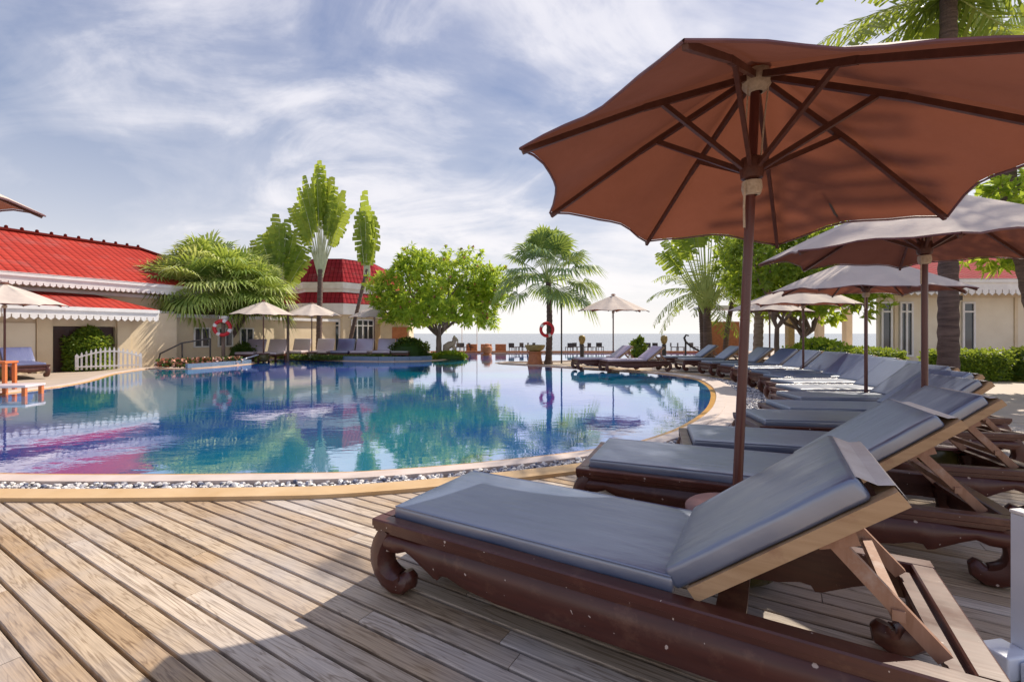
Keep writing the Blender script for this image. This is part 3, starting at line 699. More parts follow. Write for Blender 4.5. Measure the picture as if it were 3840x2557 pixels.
def coco(label,base,hb,n=18,L=2.6,w=.55,tr=.13,lean=(0,0),mat='leaf_coco',name='coconut_palm',group=None,droop=.55,z0=0,els=(-.5,1.3),bark='palmbark'):
    root=empty(name,(base[0],base[1],z0),0,label,'palm tree',group)
    tk=MB(); palm_trunk(tk,(0,0,-.05),(lean[0],lean[1],hb),tr,tr*.75,26,(-lean[0]*.2,-lean[1]*.2)); tk.build('trunk',M[bark],root,smooth=True)
    cr=MB(); pt=MB(); top=V((lean[0],lean[1],hb))
    for i in range(n):
        az=i*2.399; el=els[0]+(els[1]-els[0])*((i+.5)/n)
        blade(cr,top,V((cos(az)*cos(el),sin(az)*cos(el),sin(el))),L*random.uniform(.85,1.1),w,26,droop,.55,.55,pt,True,.6)
    pt.build('leaf_stalk',M['petiole'],root,smooth=True); cr.build('crown',M[mat],root); return root
def shrub(name,label,loc,shape,size,n,mat='leaf_hedge',L=.085,cat='shrub',rz=0,group=None):
    root=empty(name,(loc[0],loc[1],0),rz,label,cat,group); mb=MB(); sx,sy,sz=size
    core=MB()
    if shape=='dome':
        core.lathe([(.0,sz*.93),(sx*.45,sz*.84),(sx*.75,sz*.62),(sx*.88,sz*.35),(sx*.86,.0)],(0,0,0),16)
    else: core.box(-sx*.95,sx*.95,-sy*.9,sy*.9,.0,sz*.93)
    core.build('dark_core',M['leaf_dark'],root)  # solid dark green core filling the bush behind its surface leaves
    for i in range(n):
        if shape=='dome':
            d=rv(); d.z=abs(d.z); p=V((d.x*sx,d.y*sy,d.z*sz)); 
            if d.z<.6: p=V((d.x*sx/max(.5,sqrt(d.x**2+d.y**2))*.97,d.y*sy/max(.5,sqrt(d.x**2+d.y**2))*.97,random.random()*sz*.75)) if random.random()<.7 else p
            nn=d
        else:
            f=random.choices((0,1,2,3,4),(sx*sy,sx*sz,sx*sz,sy*sz,sy*sz))[0]; a=random.uniform(-1,1);b=random.uniform(-1,1)
            if f==0: p=V((a*sx,b*sy,sz)); nn=V((0,0,1))
            elif f<3: s=1 if f==1 else -1; p=V((a*sx,s*sy,(b+1)/2*sz)); nn=V((0,s,0))
            else: s=1 if f==3 else -1; p=V((s*sx,a*sy,(b+1)/2*sz)); nn=V((s,0,0))
        p=p*(1+.04*sin(p.x*6+p.z*4)*1)+rv()*.05; q=(nn*.7+rv()).normalized(); sd=q.cross(rv()).normalized()
        leaf(mb,p,q,sd,L*random.uniform(.7,1.4),L*.6,min(1,max(0,random.gauss(.45,.25))),.05)
    mb.build('foliage',M[mat],root); return root

# left fan palm clump on the far bank
bx,by=G(231,354.5)
fan_palm('wide clump of drooping fan palms with several dark trunks, left of the villa',(-13.75,20.6),2.9,1.7,30,1.3,'fan_palm_clump','leaf_fan',.13,
   [(-.2,0,3.95),(-1.4,.4,3.25),(1.2,-.2,3.35),(-2.15,-.3,2.65),(2.1,.2,2.75),(.3,-1.0,3.0),(-.9,-.9,2.75),(1.0,.9,3.5)],z0=0,low=-.4,hd=(.10,.42),mf=.58,curl=.55,ww=.45)
leafy_tree('dark green tree behind the left side of the fan palm clump',(-16.2,20.8),2.6,(1.6,1.2,1.7),1.2,300,.22,.08,10,'leaf_dark',.12,6,cut=-.7,name='dark_tree',cat='tree')
x,y=G(278,350); traveller('leftmost of the three upright traveller palms behind the far bank, top ragged and brownish',(-12.1,23.4),3.1,.25,19,22,1.5,2.6,.40,.15,(.15,0),hang=.5,droop=.2,group='traveller palms on the far bank')
traveller('tallest traveller palm, straight dark trunk with a tall ragged fan, middle of three',(-10.2,24),4.6,.12,21,17,2.5,3.1,.36,.16,(.1,0),hang=.5,droop=.2,group='traveller palms on the far bank')
traveller('slim leaning traveller palm with narrow upright crown, rightmost of three',(-8.75,24),4.6,.2,6,5,.5,3.5,.40,.11,(1.1,0),hang=.5,group='traveller palms on the far bank',droop=.03)
x,y=G(435,356)
leafy_tree('round frangipani tree with yellow green leaves and small red blossoms on the far bank',(-3.6,22.3),3.0,(3.4,2.6,2.35),1.1,1850,.31,.10,11,'leaf_plum',.17,9,.12,cut=-.62,lean=(0,.2))
fan_palm('single fan palm with a red lifebuoy on its trunk, on the paved spit',(1.5,18.8),3.35,2.15,34,1.15,'fan_palm','leaf_fan2',.15,None,bend=(.05,0),low=-.35,curl=.45)
traveller('traveller palm with a wide fan of pale stalks beyond the far lounger end',(9.5,22),2.5,.15,23,33,3.3,2.2,.42,.22,(-.1,0),stalk='petiole',hang=.5,fanw=1.4)
coco('coconut palm with drooping fronds beside the wide traveller palm',(9.6,22.8),3.3,20,3.1,.5,.17,(-.2,0))
coco('thin coconut palm between the wide traveller palm and the foreground pole',(10.9,23.3),3.6,18,2.9,.5,.14,(.6,0))
coco('ringed palm with a slightly leaning pale trunk right of the foreground pole',(9.6,17.8),6.3,16,2.6,.5,.19,(.45,0),bark='palebark')
leafy_tree('bushy green tree with several thin trunks behind the far umbrellas',(11.0,17.2),3.5,(3.0,2.4,2.4),1.1,1300,.28,.11,11,'leaf_plum',.14,9,0,cut=-.75,name='leafy_tree')
leafy_tree('bushy green tree standing left of the villa corner at the right',(9.2,15.8),3.6,(1.9,1.7,1.5),1.4,380,.24,.09,11,'leaf_hedge',.10,6,0,cut=-.8,name='leafy_tree')
leafy_tree('light green tree reaching in from the right picture edge above the villa roof',(12.4,9.2),3.6,(3.2,2.2,1.5),1.2,950,.26,.10,11,'leaf_plum',.16,8,0,cut=-.6,name='leafy_tree')
tp=traveller('tall traveller palm at the right picture edge, only its leaf stalks seen above the umbrella',(11.2,9.4),6.6,.5,19,58,1.8,2.8,.45,.18,(-1.1,.3),stalk='petiole',hang=.9,droop=.55)
coco('very tall palm with thick ringed trunk rising behind the lounger backs at the right',(7.86,8.2),7.4,30,3.0,.5,.16,(.1,.1),droop=.42,els=(-.45,1.2))
# shrubs, hedges
shrub('topiary_bush','clipped dome shaped bush in front of the dark doorway',(-14.55,15.6),'dome',(.56,.6,1.42),5200,'leaf_hedge',.10,'shrub')
shrub('hedge','long low clipped hedge right of the ringed palm trunk',(12.3,12.4),'box',(.80,.4,.72),3600,cat='hedge',rz=-.1)
shrub('hedge','short clipped hedge left of the ringed palm trunk',(9.75,12.1),'box',(.40,.4,.76),2200,cat='hedge',rz=-.1)
shrub('bush','loose yellow green bush beyond the loungers left of the villa',(9.9,14.6),'dome',(1.1,.8,1.0),2600,'leaf_plum',.13)
shrub('bush','dark green bush at the right picture edge below the villa wall',(13.9,12.2),'dome',(.7,.6,.75),1500,'leaf_dark',.13)
shrub('bush','low bright green plants at the water edge under the frangipani tree',(-3.0,22.1),'dome',(.75,.4,.28),900,'leaf_plum',.14)
shrub('bush','dark shrub at the base of the fan palm clump',(-12.6,21.2),'dome',(.8,.6,.8),2200,'leaf_dark',.13)
shrub('bush','leafy shrub left of the frangipani trunk in front of the dark doorway',(-5.1,22.6),'dome',(.9,.5,.95),1600,'leaf_dark',.15)
# planting strip & flower bed
mb=MB()
for i in range(5200):
    t=random.random(); x=-12.2+t*8.4; y=22.6-2.3*sin(pi*min(1,t*1.05))**1.2+random.uniform(0,.6); 
    q=(V((0,0,1))+rv()*.8).normalized(); leaf(mb,(x,y,random.uniform(.0,.16)),q,q.cross(rv()).normalized(),.16,.06,random.random(),.1)
o=mb.build('ground_cover',M['leaf_dark']); tag(o,'dark low ground cover along the far pool edge','ground cover',kind='stuff')
mb=MB()
for i in range(2600):
    t=random.random(); x=-12.4+t*1.7; y=16.05+t*1.8+random.uniform(-.22,.22); z=random.uniform(.02,.26)
    q=(V((0,0,.8))+rv()).normalized(); leaf(mb,(x,y,z),q,q.cross(rv()).normalized(),.12,.10,random.random(),.1)
o=mb.build('flower_bed',M['flower']); tag(o,'pink and orange flowers massed at the left pool corner','flowers',kind='stuff')

# ------------------------------------------------------------------ buildings
def roof_quad(mb,a,b,c,d,rnd=.5,mi=0):     # a-b eave, d-c ridge; uv in metres
    a,b,c,d=[V(p) for p in (a,b,c,d)]; e=(b-a).normalized(); n=(b-a).cross(d-a).normalized(); s=n.cross(e)
    uv=[((p-a).dot(e),(p-a).dot(s)) for p in (a,b,c,d)]
    if (c-d).length<1e-3: mb.add([a,b,c],[(0,1,2)],rnd,[uv[:3]],mi)
    else: mb.add([a,b,c,d],[(0,1,2,3)],rnd,[uv],mi)
def scallops(mb,p0,p1,z,h=.16,pitch=.19,th=.03):
    p0=V((*p0,0));p1=V((*p1,0));L=(p1-p0).length;n=max(1,int(L/pitch)); d=(p1-p0)/n; nn=V((d.y,-d.x,0)).normalized()*th
    for i in range(n):
        a=p0+d*(i+.08);b=p0+d*(i+.92);m=p0+d*(i+.5)
        vs=[V((q.x,q.y,zz)) for q,zz in ((a,z),(b,z),(b,z-h*.55),(m,z-h),(a,z-h*.55))]; vs=vs+[q+nn for q in vs]
        mb.add(vs,[(4,3,2,1,0),(5,6,7,8,9)]+[(k,(k+1)%5,5+(k+1)%5,5+k) for k in range(5)],.5)
def wallframe(P,ang):  # local x along wall, local -y towards viewer side
    return Matrix.Translation((P[0],P[1],0))@Matrix.Rotation(ang,4,'Z')

# left villa: local x = along the wall (receding), local y=-n (behind the wall)
ang=atan2(.903,.43); LV=empty('villa',(-14.2,16.3,0),ang,'long cream villa with a two tier red tiled roof at the left','building')
def lv(name,mb,mat,smooth=False,parent=LV): return mb.build(name,mat,parent,smooth)
# in local frame: +x = receding, viewer side = -y  (n=(.903,-.43) is -y local)
w=MB(); X0,X1=-14,6.2
w.box(X0,-1.67,0,.3,-.05,2.0); w.box(0,2.0,0,.3,-.05,2.0); w.box(-1.67,0,0,.3,1.46,2.0); w.box(X0,6.2,1.1,1.4,2.0,3.1); w.box(2.0,12,.5,.8,-.05,1.9); w.box(X0,6.2,5,5.3,-.05,3.1); w.box(X0,X0+.3,.3,5,-.05,3.0); w.box(5.9,6.2,1.4,5,-.05,3.1)
lv('wall',w,M['cream'])
pn=MB(); pn.box(X0,-3.6,-.035,-.002,-.05,1.62); pn.box(-3.3,-2.1,-.05,-.002,.25,1.55); lv('plaster_panel',pn,M['paleplaster'])
for a,b in ((-2.08,-1.72),(.02,.42),(-3.58,-3.34)):
    pl=MB(); pl.box(a,b,-.09,-.003,-.05,1.7); lv('pilaster',pl,M['cream'])
dr=MB(); dr.box(-1.65,-.02,.12,.17,-.03,1.45); d_=lv('door',dr,M['darkdoor'])
dl=MB(); 
for k in range(4): dl.box(-1.62+k*.41,-1.30+k*.41,.09,.115,.1,1.35)
lv('door_panel',dl,M['lacquerdark'],False,d_)
wd=MB(); wd.box(-4.4,-3.62,-.06,-.04,.45,1.5); lv('window',wd,M['darkdoor'])
fa=MB(); fa.box(X0,1.0,-.75,-.62,1.80,2.06); fa.box(X0,1.0,-.80,-.752,1.96,2.08); fa.box(.88,1.0,-.618,1.2,1.80,2.06)
fa.box(X0,6.3,.42,.55,2.86,3.14); fa.box(X0,6.3,.37,.418,3.03,3.16); fa.box(X0,6.2,1.0,1.098,2.62,2.74)
fa.box(1.2,2.1,.32,.499,1.90,2.10); fa.box(2.11,12,.32,.499,1.88,2.02)
fs_=lv('fascia',fa,M['white'])
sc=MB(); scallops(sc,(X0,-.72),(1.0,-.72),1.80,.15); lv('scalloped_trim',sc,M['white'],False,fs_); sc=MB(); scallops(sc,(X0,.45),(6.3,.45),2.86,.11,.16); lv('scalloped_trim',sc,M['white'],False,fs_)
r1=MB(); roof_quad(r1,(X0,-.78,2.065),(1.05,-.78,2.065),(-.3,1.15,2.68),(X0,1.15,2.68)); roof_quad(r1,(1.05,-.78,2.065),(1.05,1.15,2.065),(-.3,1.15,2.68),(-.3,1.15,2.68)); lv('lower_roof',r1,M['roofred'])
r2=MB(); roof_quad(r2,(X0,.36,3.14),(6.4,.36,3.14),(2.9,4.5,5.05),(X0,4.5,5.05)); roof_quad(r2,(6.4,.36,3.14),(6.4,8.6,3.14),(2.9,4.5,5.05),(2.9,4.5,5.05)); roof_quad(r2,(6.4,8.6,3.14),(X0,8.6,3.14),(X0,4.5,5.05),(2.9,4.5,5.05))
rf=lv('upper_roof',r2,M['roofred'])
rc=MB(); rc.tube([(X0,4.5,5.08),(2.9,4.5,5.08)],.09,8); rc.tube([(2.9,4.5,5.08),(6.4,.36,3.17)],.08,8)
for i in range(40):
    x=2.8-i*.42
    if x>X0: rc.lathe([(.0,.17),(.05,.14),(.06,.08),(.04,.0)],(x,4.5,5.1),8)
lv('ridge_cap',rc,M['roofred'],True,rf)
for k in range(3):
    f=MB(); x=2.9+k*1.0
    for (a,b,c_,d2) in ((x,x+.06,.62,1.48),(x+.62,x+.68,.62,1.48),(x+.31,x+.36,.68,1.42)): f.box(a,b,.44,.497,c_,d2)
    f.box(x+.06,x+.62,.44,.497,1.42,1.48); f.box(x+.06,x+.62,.44,.497,.62,.68); wo=lv('window',f,M['white'])
    g=MB(); g.box(x+.05,x+.63,.475,.495,.64,1.46); lv('pane',g,M['glass'],False,wo)

# mid villa
def offset_poly(P,d):
    n=len(P); out=[]
    for i in range(n):
        a=V((*P[i-1],0));b=V((*P[i],0));c_=V((*P[(i+1)%n],0)); e1=(b-a).normalized();e2=(c_-b).normalized()
        n1=V((e1.y,-e1.x,0));n2=V((e2.y,-e2.x,0)); m=(n1+n2); m=m/(max(.3,m.length_squared))*2*d; out.append((b.x+m.x/1.0*.5*2*.5*1.0+m.x*.0,b.y+m.y*.5))
    return out
MV=empty('villa',(0,0,0),0,'cream villa with a two tier crimson roof beyond the pool, partly behind the palms','building')
plan=[(-21,31),(-17,31),(-14.8,27),(-12.7,27),(-11.9,26.1),(-9.7,26.1),(-8.1,28),(-8.1,35),(-21,35)]
def plan_tier(name,mat,z0,d0,z1,d1,roof=False,th=None):
    mb=MB(); a=offset_poly(plan,d0);b=offset_poly(plan,d1);n=len(plan)
    for i in range(n):
        j=(i+1)%n
        if roof: roof_quad(mb,(*a[i],z0),(*a[j],z0),(*b[j],z1),(*b[i],z1))
        else: mb.add([(*a[i],z0),(*a[j],z0),(*b[j],z1),(*b[i],z1)],[(0,1,2,3)],.5)
    if not roof:
        mb.add([(*p,z0) for p in a],[tuple(range(n-1,-1,-1))],.5); mb.add([(*p,z1) for p in b],[tuple(range(n))],.5)
    return mb.build(name,mat,MV)
plan_tier('wall',M['cream'],-.05,0,2.3,0); plan_tier('cornice',M['white'],2.302,.35,2.93,.5)
plan_tier('lower_roof',M['roofcrimson'],2.935,.5,3.60,-.1,True); plan_tier('parapet',M['white'],3.5,-.12,3.80,-.10); plan_tier('cornice',M['white'],3.802,.1,4.15,.22)
plan_tier('upper_roof',M['roofcrimson'],4.155,.22,5.6,-1.15,True)
mb=MB(); mb.add([(*p,5.58) for p in offset_poly(plan,-1.1)],[tuple(range(len(plan)))],.5); mb.build('roof_cap',M['roofcrimson'],MV)
def french(parent,cx,cy,a,wd_,z0,z1,n=2,mats=('white','glass')):
    Mx=Matrix.Translation((cx,cy,0))@Matrix.Rotation(a,4,'Z'); f=MB(); w2=wd_/2
    f.box(-w2,w2,-.07,-.01,z1-.07,z1,Mx); f.box(-w2,w2,-.07,-.01,z0,z0+.07,Mx); f.box(-w2+.07,w2-.07,-.065,-.01,z1-.40,z1-.34,Mx)
    for k in range(n+1):
        x=-w2+(wd_-.07)*k/n; f.box(x,x+.07,-.072,-.012,z0+.07,z1-.07,Mx)
    o=f.build('window',M[mats[0]],parent)
    g=MB(); g.box(-w2+.02,w2-.02,-.03,-.006,z0+.02,z1-.02,Mx); g.build('pane',M[mats[1]],o)
french(MV,-14.0,27,0,1.5,.1,2.05,3); french(MV,-10.35,26.1,0,1.0,.1,2.05,2); french(MV,-8.9,27.05,atan2(1.9,1.6),1.5,.1,2.05,4)
french(MV,-12.25,26.5,atan2(-.9,.8),.6,.1,2.05,1); french(MV,-11.4,26.1,0,.5,.1,2.05,1); french(MV,-16,29.2,atan2(-4,2.2),1.2,.1,2.05,2)
# doorway porch right of the mid villa
PV=empty('garden_gatehouse',(-7.0,27,0),0,'small terracotta brown doorway building behind the frangipani tree','building')
mb=MB(); mb.box(-.8,.9,0,1.2,-.05,2.1); mb.build('wall',M['cream'],PV)
mb=MB(); mb.box(-.1,.8,-.05,-.002,.0,1.6); mb.build('door',M['terracotta'],PV)
mb=MB(); roof_quad(mb,(-1.1,-.4,2.1),(1.2,-.4,2.1),(.05,.6,2.7),(.05,.6,2.7)); roof_quad(mb,(1.2,-.4,2.1),(1.2,1.6,2.1),(.05,.6,2.7),(.05,.6,2.7)); roof_quad(mb,(1.2,1.6,2.1),(-1.1,1.6,2.1),(.05,.6,2.7),(.05,.6,2.7)); roof_quad(mb,(-1.1,1.6,2.1),(-1.1,-.4,2.1),(.05,.6,2.7),(.05,.6,2.7)); mb.build('roof',M['sandy'],PV)

# right villa
RV=empty('villa',(13.6,17,0),0,'pale cream villa with a scalloped white eave and dark red roof at the right','building')
mb=MB(); mb.prism([(0,0),(14,0),(14,6),(5.2,6)],-.05,3.0); mb.build('wall',M['paleplaster'],RV)
mb=MB(); mb.box(-.9,14.5,-.75,-.62,2.78,3.14); mb.box(-.98,14.5,-.80,-.752,3.04,3.18); f_=mb.build('fascia',M['white'],RV)
mb=MB(); scallops(mb,(-.9,-.72),(14.5,-.72),2.78,.2,.24); mb.build('scalloped_trim',M['white'],f_)
mb=MB(); roof_quad(mb,(-1.0,-.82,3.16),(14.5,-.82,3.16),(14.5,3,4.7),(4.2,3,4.7)); roof_quad(mb,(5.0,6.8,3.16),(-1.0,-.82,3.16),(4.2,3,4.7),(4.2,3,4.7)); mb.build('roof',M['roofcrimson'],RV)
for cx,n_,wd_ in ((.36,1,.42),(1.1,2,.5),(3.42,1,.48),(8.5,1,.75)): french(RV,cx,0,0,wd_,.35,2.4,n_)
mb=MB(); 
for x in (.72,5.2,7.4): mb.box(x-.06,x+.06,-.04,-.002,-.05,2.75)
mb.box(0,14,-.06,-.041,2.55,2.72); mb.build('wall_trim',M['cream'],RV)
mb=MB(); mb.beam((3.0,-.10,2.45),(3.0,-.10,2.62),.12,.16); mb.build('wall_lamp',M['iron'],RV)
# beach hut beyond the trees on the right
BH=empty('beach_hut',(13.5,26,0),0,'red brown timber hut and yellow columns seen between the far palms','building')
mb=MB(); mb.box(-2.2,-.5,0,1.2,-.05,1.9); mb.build('timber_wall',M['terracotta'],BH)
for x in (2.3,4.0,5.6):
    mb=MB(); mb.box(x,x+.35,0,.35,-.05,2.6); mb.build('column',M['bronze'] if x<3 else M['cream'],BH)
mb=MB(); mb.box(-2.4,6.2,-.3,1.8,2.62,2.8); mb.build('roof',M['white'],BH)

# ------------------------------------------------------------------ other things
# curved picket fence
PF=empty('picket_fence',(-13.1,15.0,0),radians(64),'white arched picket fence panel at the left beside the dome bush','fence')
PF.location=(-13.7,15.5,0); PF.rotation_euler=(0,0,radians(41))
L=1.62
for k in range(15):
    x=-L/2+L*k/14; h=.52+.22*sin(pi*k/14)**1.0; mb=MB(); ww=.09 if k in (0,14) else .05
    mb.box(x-ww/2,x+ww/2,-.02,.02,.02,h-.03); mb.add([(x-ww/2,-.02,h-.03),(x+ww/2,-.02,h-.03),(x,-.02,h+.03),(x-ww/2,.02,h-.03),(x+ww/2,.02,h-.03),(x,.02,h+.03)],[(0,1,2),(5,4,3),(1,4,5,2),(0,2,5,3)],.5)
    mb.build('picket',M['white'],PF)
mb=MB()
for i in range(14):
    x0=-L/2+L*i/14;x1=x0+L/14; z0=.42+.20*sin(pi*i/14);z1=.42+.20*sin(pi*(i+1)/14); mb.beam((x0,-.03,z0),(x1,-.03,z1),.02,.05)
mb.beam((-L/2,-.03,.12),(L/2,-.03,.12),.02,.05); mb.build('rail',M['white'],PF)
# lifebuoys
def buoy(x,y,z,label,white):
    root=empty('lifebuoy',(x,y,z),0,label,'lifebuoy'); mb=MB()
    mb.torus((0,0,0),.235,.06,(.25,-1,0),36,10,None); mb.build('ring',M['redring'],root,smooth=True)
    for t in white:
        mb=MB()
        for dt in (-2,-1,0,1):
            a=t+dt*.11;  ax=V((.25,-1,0)).normalized(); u=ax.cross(V((0,0,1))).normalized(); w_=u.cross(ax)
            vs=[]
            for b in (a,a+.11):
                e=u*cos(b)+w_*sin(b)
                for k in range(10): q=2*pi*k/10; vs.append(e*(.235+.064*cos(q))+ax*.064*sin(q))
            mb.add(vs,[(k,(k+1)%10,10+(k+1)%10,10+k) for k in range(10)],.5)
        mb.build('band',M['white'],root,smooth=True)
    return root
mb=MB(); lp=empty('lifebuoy_post',(-12.05,19.0,0),0,'short dark post carrying the left lifebuoy in front of the fan palms','post')
mb.tube([(0,0,-.04),(0,0,1.75)],.07,8); mb.build('post',M['bark'],lp,smooth=True)
mb=MB(); mb.box(-.12,.12,-.09,.09,1.75,1.95); mb.build('post_cap',M['white'],lp)
buoy(-12.0,18.85,1.45,'red and white lifebuoy on the post in front of the fan palm clump',(.4,1.9,3.5,5.2)).scale=(1.25,)*3
buoy(1.42,18.5,1.38,'red lifebuoy hanging on the trunk of the single fan palm',(.6,4.3)).scale=(1.1,)*3
# far white/pink seats across the pool
def seat(x,y,rz,cush,label,group):
    root=empty('lounge_chair',(x,y,0),rz,label,'lounge chair',group)
    bevel_box('cushion',-.42,.42,-.55,.3,.28,.40,.03,M[cush],root)
    bevel_box('back',-.42,.42,0,.1,0,.66,.03,M[cush],root,Matrix.Translation((0,.28,.36))@Matrix.Rotation(radians(-22),4,'X'))
    for sx in (-.38,.38):
        for sy in (-.5,.35):
            mb=MB(); mb.beam((sx,sy,-.04),(sx,sy,.28),.07,.07); mb.build('leg',M['lacquerdark'],root)
    mb=MB(); mb.box(-.44,.44,-.57,.4,.20,.279); mb.build('frame',M['lacquer'],root); return root
seats=[(251,'lavender','grey lavender seat at the left end of the far row, beside the palm trunks'),(273,'pinkish','pale pink seat left of the brown post in the far row'),(298,'pinkish','pale pink seat right of the brown post in the far row'),(322,'pinkish','pale seat just left of the single navy one in the far row'),
       (343,'navy','navy blue seat, the only one of that colour in the far row'),(362,'lavender','lavender seat just right of the navy one in the far row'),(384,'lavender','lavender seat between its twin and the black one in the far row'),(402,'black','black seat at the right end of the far row beside the frangipani')]
for px,c_,l in seats:
    Y=21.9+(-1.2 if px<280 else .2); seat((px-512)/F*Y,Y,0,c_,l,'seats in a row on the far bank')
# brown post, white posts
def post(px,Y,z1,r,mat,label,name='post',cat='post',z0=-.04,lean=0):
    root=empty(name,((px-512)/F*Y,Y,0),0,label,cat); mb=MB(); mb.tube([(0,0,z0),(lean,0,z1)],[r,r*.9],10); mb.build('shaft',M[mat],root,smooth=True)
    mb=MB(); mb.lathe([(0,.05),(r*1.3,.04),(r*1.4,0),(r,-.02)],(lean,0,z1),10); mb.build('top',M[mat],root,smooth=True); return root
post(288,20.6,2.3,.06,'bark','dark brown post rising between the two peaked far umbrellas')
post(462,31,2.2,.03,'white','thin white flag pole by the sea, left of its twin')
post(477,31,2.3,.03,'white','thin white flag pole by the sea, right of its twin')
lp2=post(561.5,19.2,2.45,.035,'iron','thin dark lamp post just right of the single fan palm','lamp_post','lamp post')
# handrails
def rail(name,label,pts_list,r=.022,mat='alu'):
    root=empty(name,pts_list[0][0],0,label,'handrail'); o0=V(pts_list[0][0])
    for pts in pts_list:
        mb=MB(); mb.tube([V(p)-o0 for p in pts],r,8); mb.build('tube',M[mat],root,smooth=True)
    return root
a=G(228,366); b=G(263,358)
rail('handrail','pale sloping handrail going into the pool beside the far steps',[[(-11.05,17.7,-.02),(-10.95,18.0,.10),(-10.75,19.4,.34),(-10.75,19.9,.34)],[(-10.75,19.8,.34),(-10.75,19.8,-.04)]],.03)
rail('handrail','curved dark handrail beside the flower bed at the left pool corner',[[(-13.5,17.3,-.04),(-13.45,17.4,.45),(-12.9,17.8,.85),(-12.2,18.4,1.02)],[(-12.9,17.8,.85),(-12.9,17.8,-.04)],[(-12.2,18.4,1.02),(-12.2,18.4,-.04)]],.03,'iron')
# planter walls on the far bank
def curb(name,label,pts,w_,z1,mat,cat='low wall'):
    mb=MB()
    for p,q in zip(pts[:-1],pts[1:]): mb.beam((p[0],p[1],z1/2-.02),(q[0],q[1],z1/2-.02),w_,z1+.04)
    return tag(mb.build(name,M[mat]),label,cat)
fb=[off(i,.10) for i in range(28*8,31*8-3,2)]
curb('planter_wall','blue tiled low planter wall along the far pool edge',fb,.12,.20,'bluetile')
fb=[(-11.3,15.8),(-11.0,16.6),(-10.75,17.5),(-10.65,18.5)]
curb('planter_wall','blue tiled low wall in front of the flower bed at the left',fb,.12,.16,'bluetile')
# far edge wall of the pool, sea side
curb('sea_wall','thin orange brown wall edging the pool on the sea side',[(-5.2,29.15),(15,29.15)],.16,.10,'terracotta')
# terracotta urns / statues
def urn(px,Y,s,label,prof,mat='terracotta',name='urn',cat='urn',top=None):
    root=empty(name,((px-512)/F*Y,Y,0),0,label,cat); mb=MB(); mb.lathe([(r*s,z*s-.04) for r,z in prof],(0,0,0),18); mb.build('body',M[mat],root,smooth=True)
    if top: mb=MB(); mb.lathe([(r*s,z*s-.04) for r,z in top[0]],(0,0,0),18); mb.build('bowl',M[top[1]],root,smooth=True)
    return root
urn(487,26,.56,'round terracotta urn standing at the far pool edge',[(0,.0),(.50,0),(.48,.12),(.36,.2),(.52,.45),(.58,.7),(.5,.9),(.3,1.0),(.32,1.12),(.2,1.2),(.0,1.22)])
urn(535,18.2,1,'terracotta pedestal with a brassy bowl on the paved spit',[(0,0),(.36,0),(.36,.05),(.30,.08),(.26,.3),(.25,.46),(.31,.5),(.31,.54),(.0,.54)],'terracotta','pedestal_bowl','fountain bowl',([(.0,.5),(.2,.545),(.34,.62),(.40,.74),(.42,.80),(.38,.80),(.3,.72),(0,.68)],'bronze'))
# stone guardian animal beside the frangipani
SA=empty('stone_statue',(-3.05,22.6,0),0,'seated stone animal statue on a terracotta plinth right of the frangipani trunk','statue')
mb=MB(); mb.box(-.55,.6,-.25,.3,-.04,.42); mb.box(-.6,.65,-.3,.35,.42,.50); mb.build('plinth',M['terracotta'],SA)
mb=MB(); mb.tube([(-.35,0,.5),(-.3,0,.75),(-.05,0,.92),(.2,0,1.02),(.28,0,1.2)],[.2,.27,.25,.2,.15],12); mb.tube([(.26,0,1.15),(.3,-.02,1.32),(.36,-.04,1.42)],[.15,.19,.1],12)
mb.tube([(.38,-.05,1.36),(.5,-.08,1.22),(.5,-.1,1.02)],[.08,.06,.04],8)
for sx,sy in ((.2,-.12),(.2,.14),(-.3,-.18),(-.3,.18)): mb.tube([(sx,sy,.85),(sx+.06,sy,.65),(sx+.08,sy,.5)],[.1,.08,.09],8)
for s in (-1,1): mb.lathe([(0,0),(.07,.03),(.05,.12),(0,.16)],(.26,s*.13,1.4),8)
mb.build('body',M['bark'] if False else M['paving'],SA,smooth=True); SA.scale=(.72,.72,.72)
# torches
def torch(px,Y,label):
    root=empty('garden_torch',((px-512)/F*Y,Y,0),0,label,'torch','dark garden torches by the sea'); mb=MB(); mb.tube([(0,0,-.04),(0,0,.75)],.09,8); mb.build('stand',M['iron'],root,smooth=True)
    mb=MB(); mb.lathe([(.05,.75),(.10,.80),(.15,.95),(.14,1.08),(.08,1.14),(0,1.15)],(0,0,0),12); mb.build('cup',M['bronze'],root,smooth=True)
torch(582,19.5,'dark torch left of the lone umbrella across the pool'); torch(664,19.5,'dark torch with a yellowish top right of the lavender loungers')
shrub('potted_plant','small spiky plant behind the right lavender lounger',(5.35,19.2),'dome',(.26,.22,1.0),300,'leaf_hedge',.2,'plant')
# curly iron anchor-like ornament
AN=empty('iron_ornament',((686-512)/F*20.5,20.5,0),0,'curled dark iron ornament on the far terrace near the traveller palm','ornament')
mb=MB(); mb.tube([(.12,0,1.12),(0,0,1.15),(-.08,0,1.02),(-.02,0,.85),(.25,0,.62),(.62,0,.42),(1.1,0,.35)],[.03,.04,.05,.05,.045,.04,.03],8); mb.tube([(-.02,0,.85),(-.02,0,-.04)],.04,8); mb.tube([(.62,0,.42),(.62,0,-.04)],.035,8); mb.build('bar',M['iron'],AN,smooth=True)
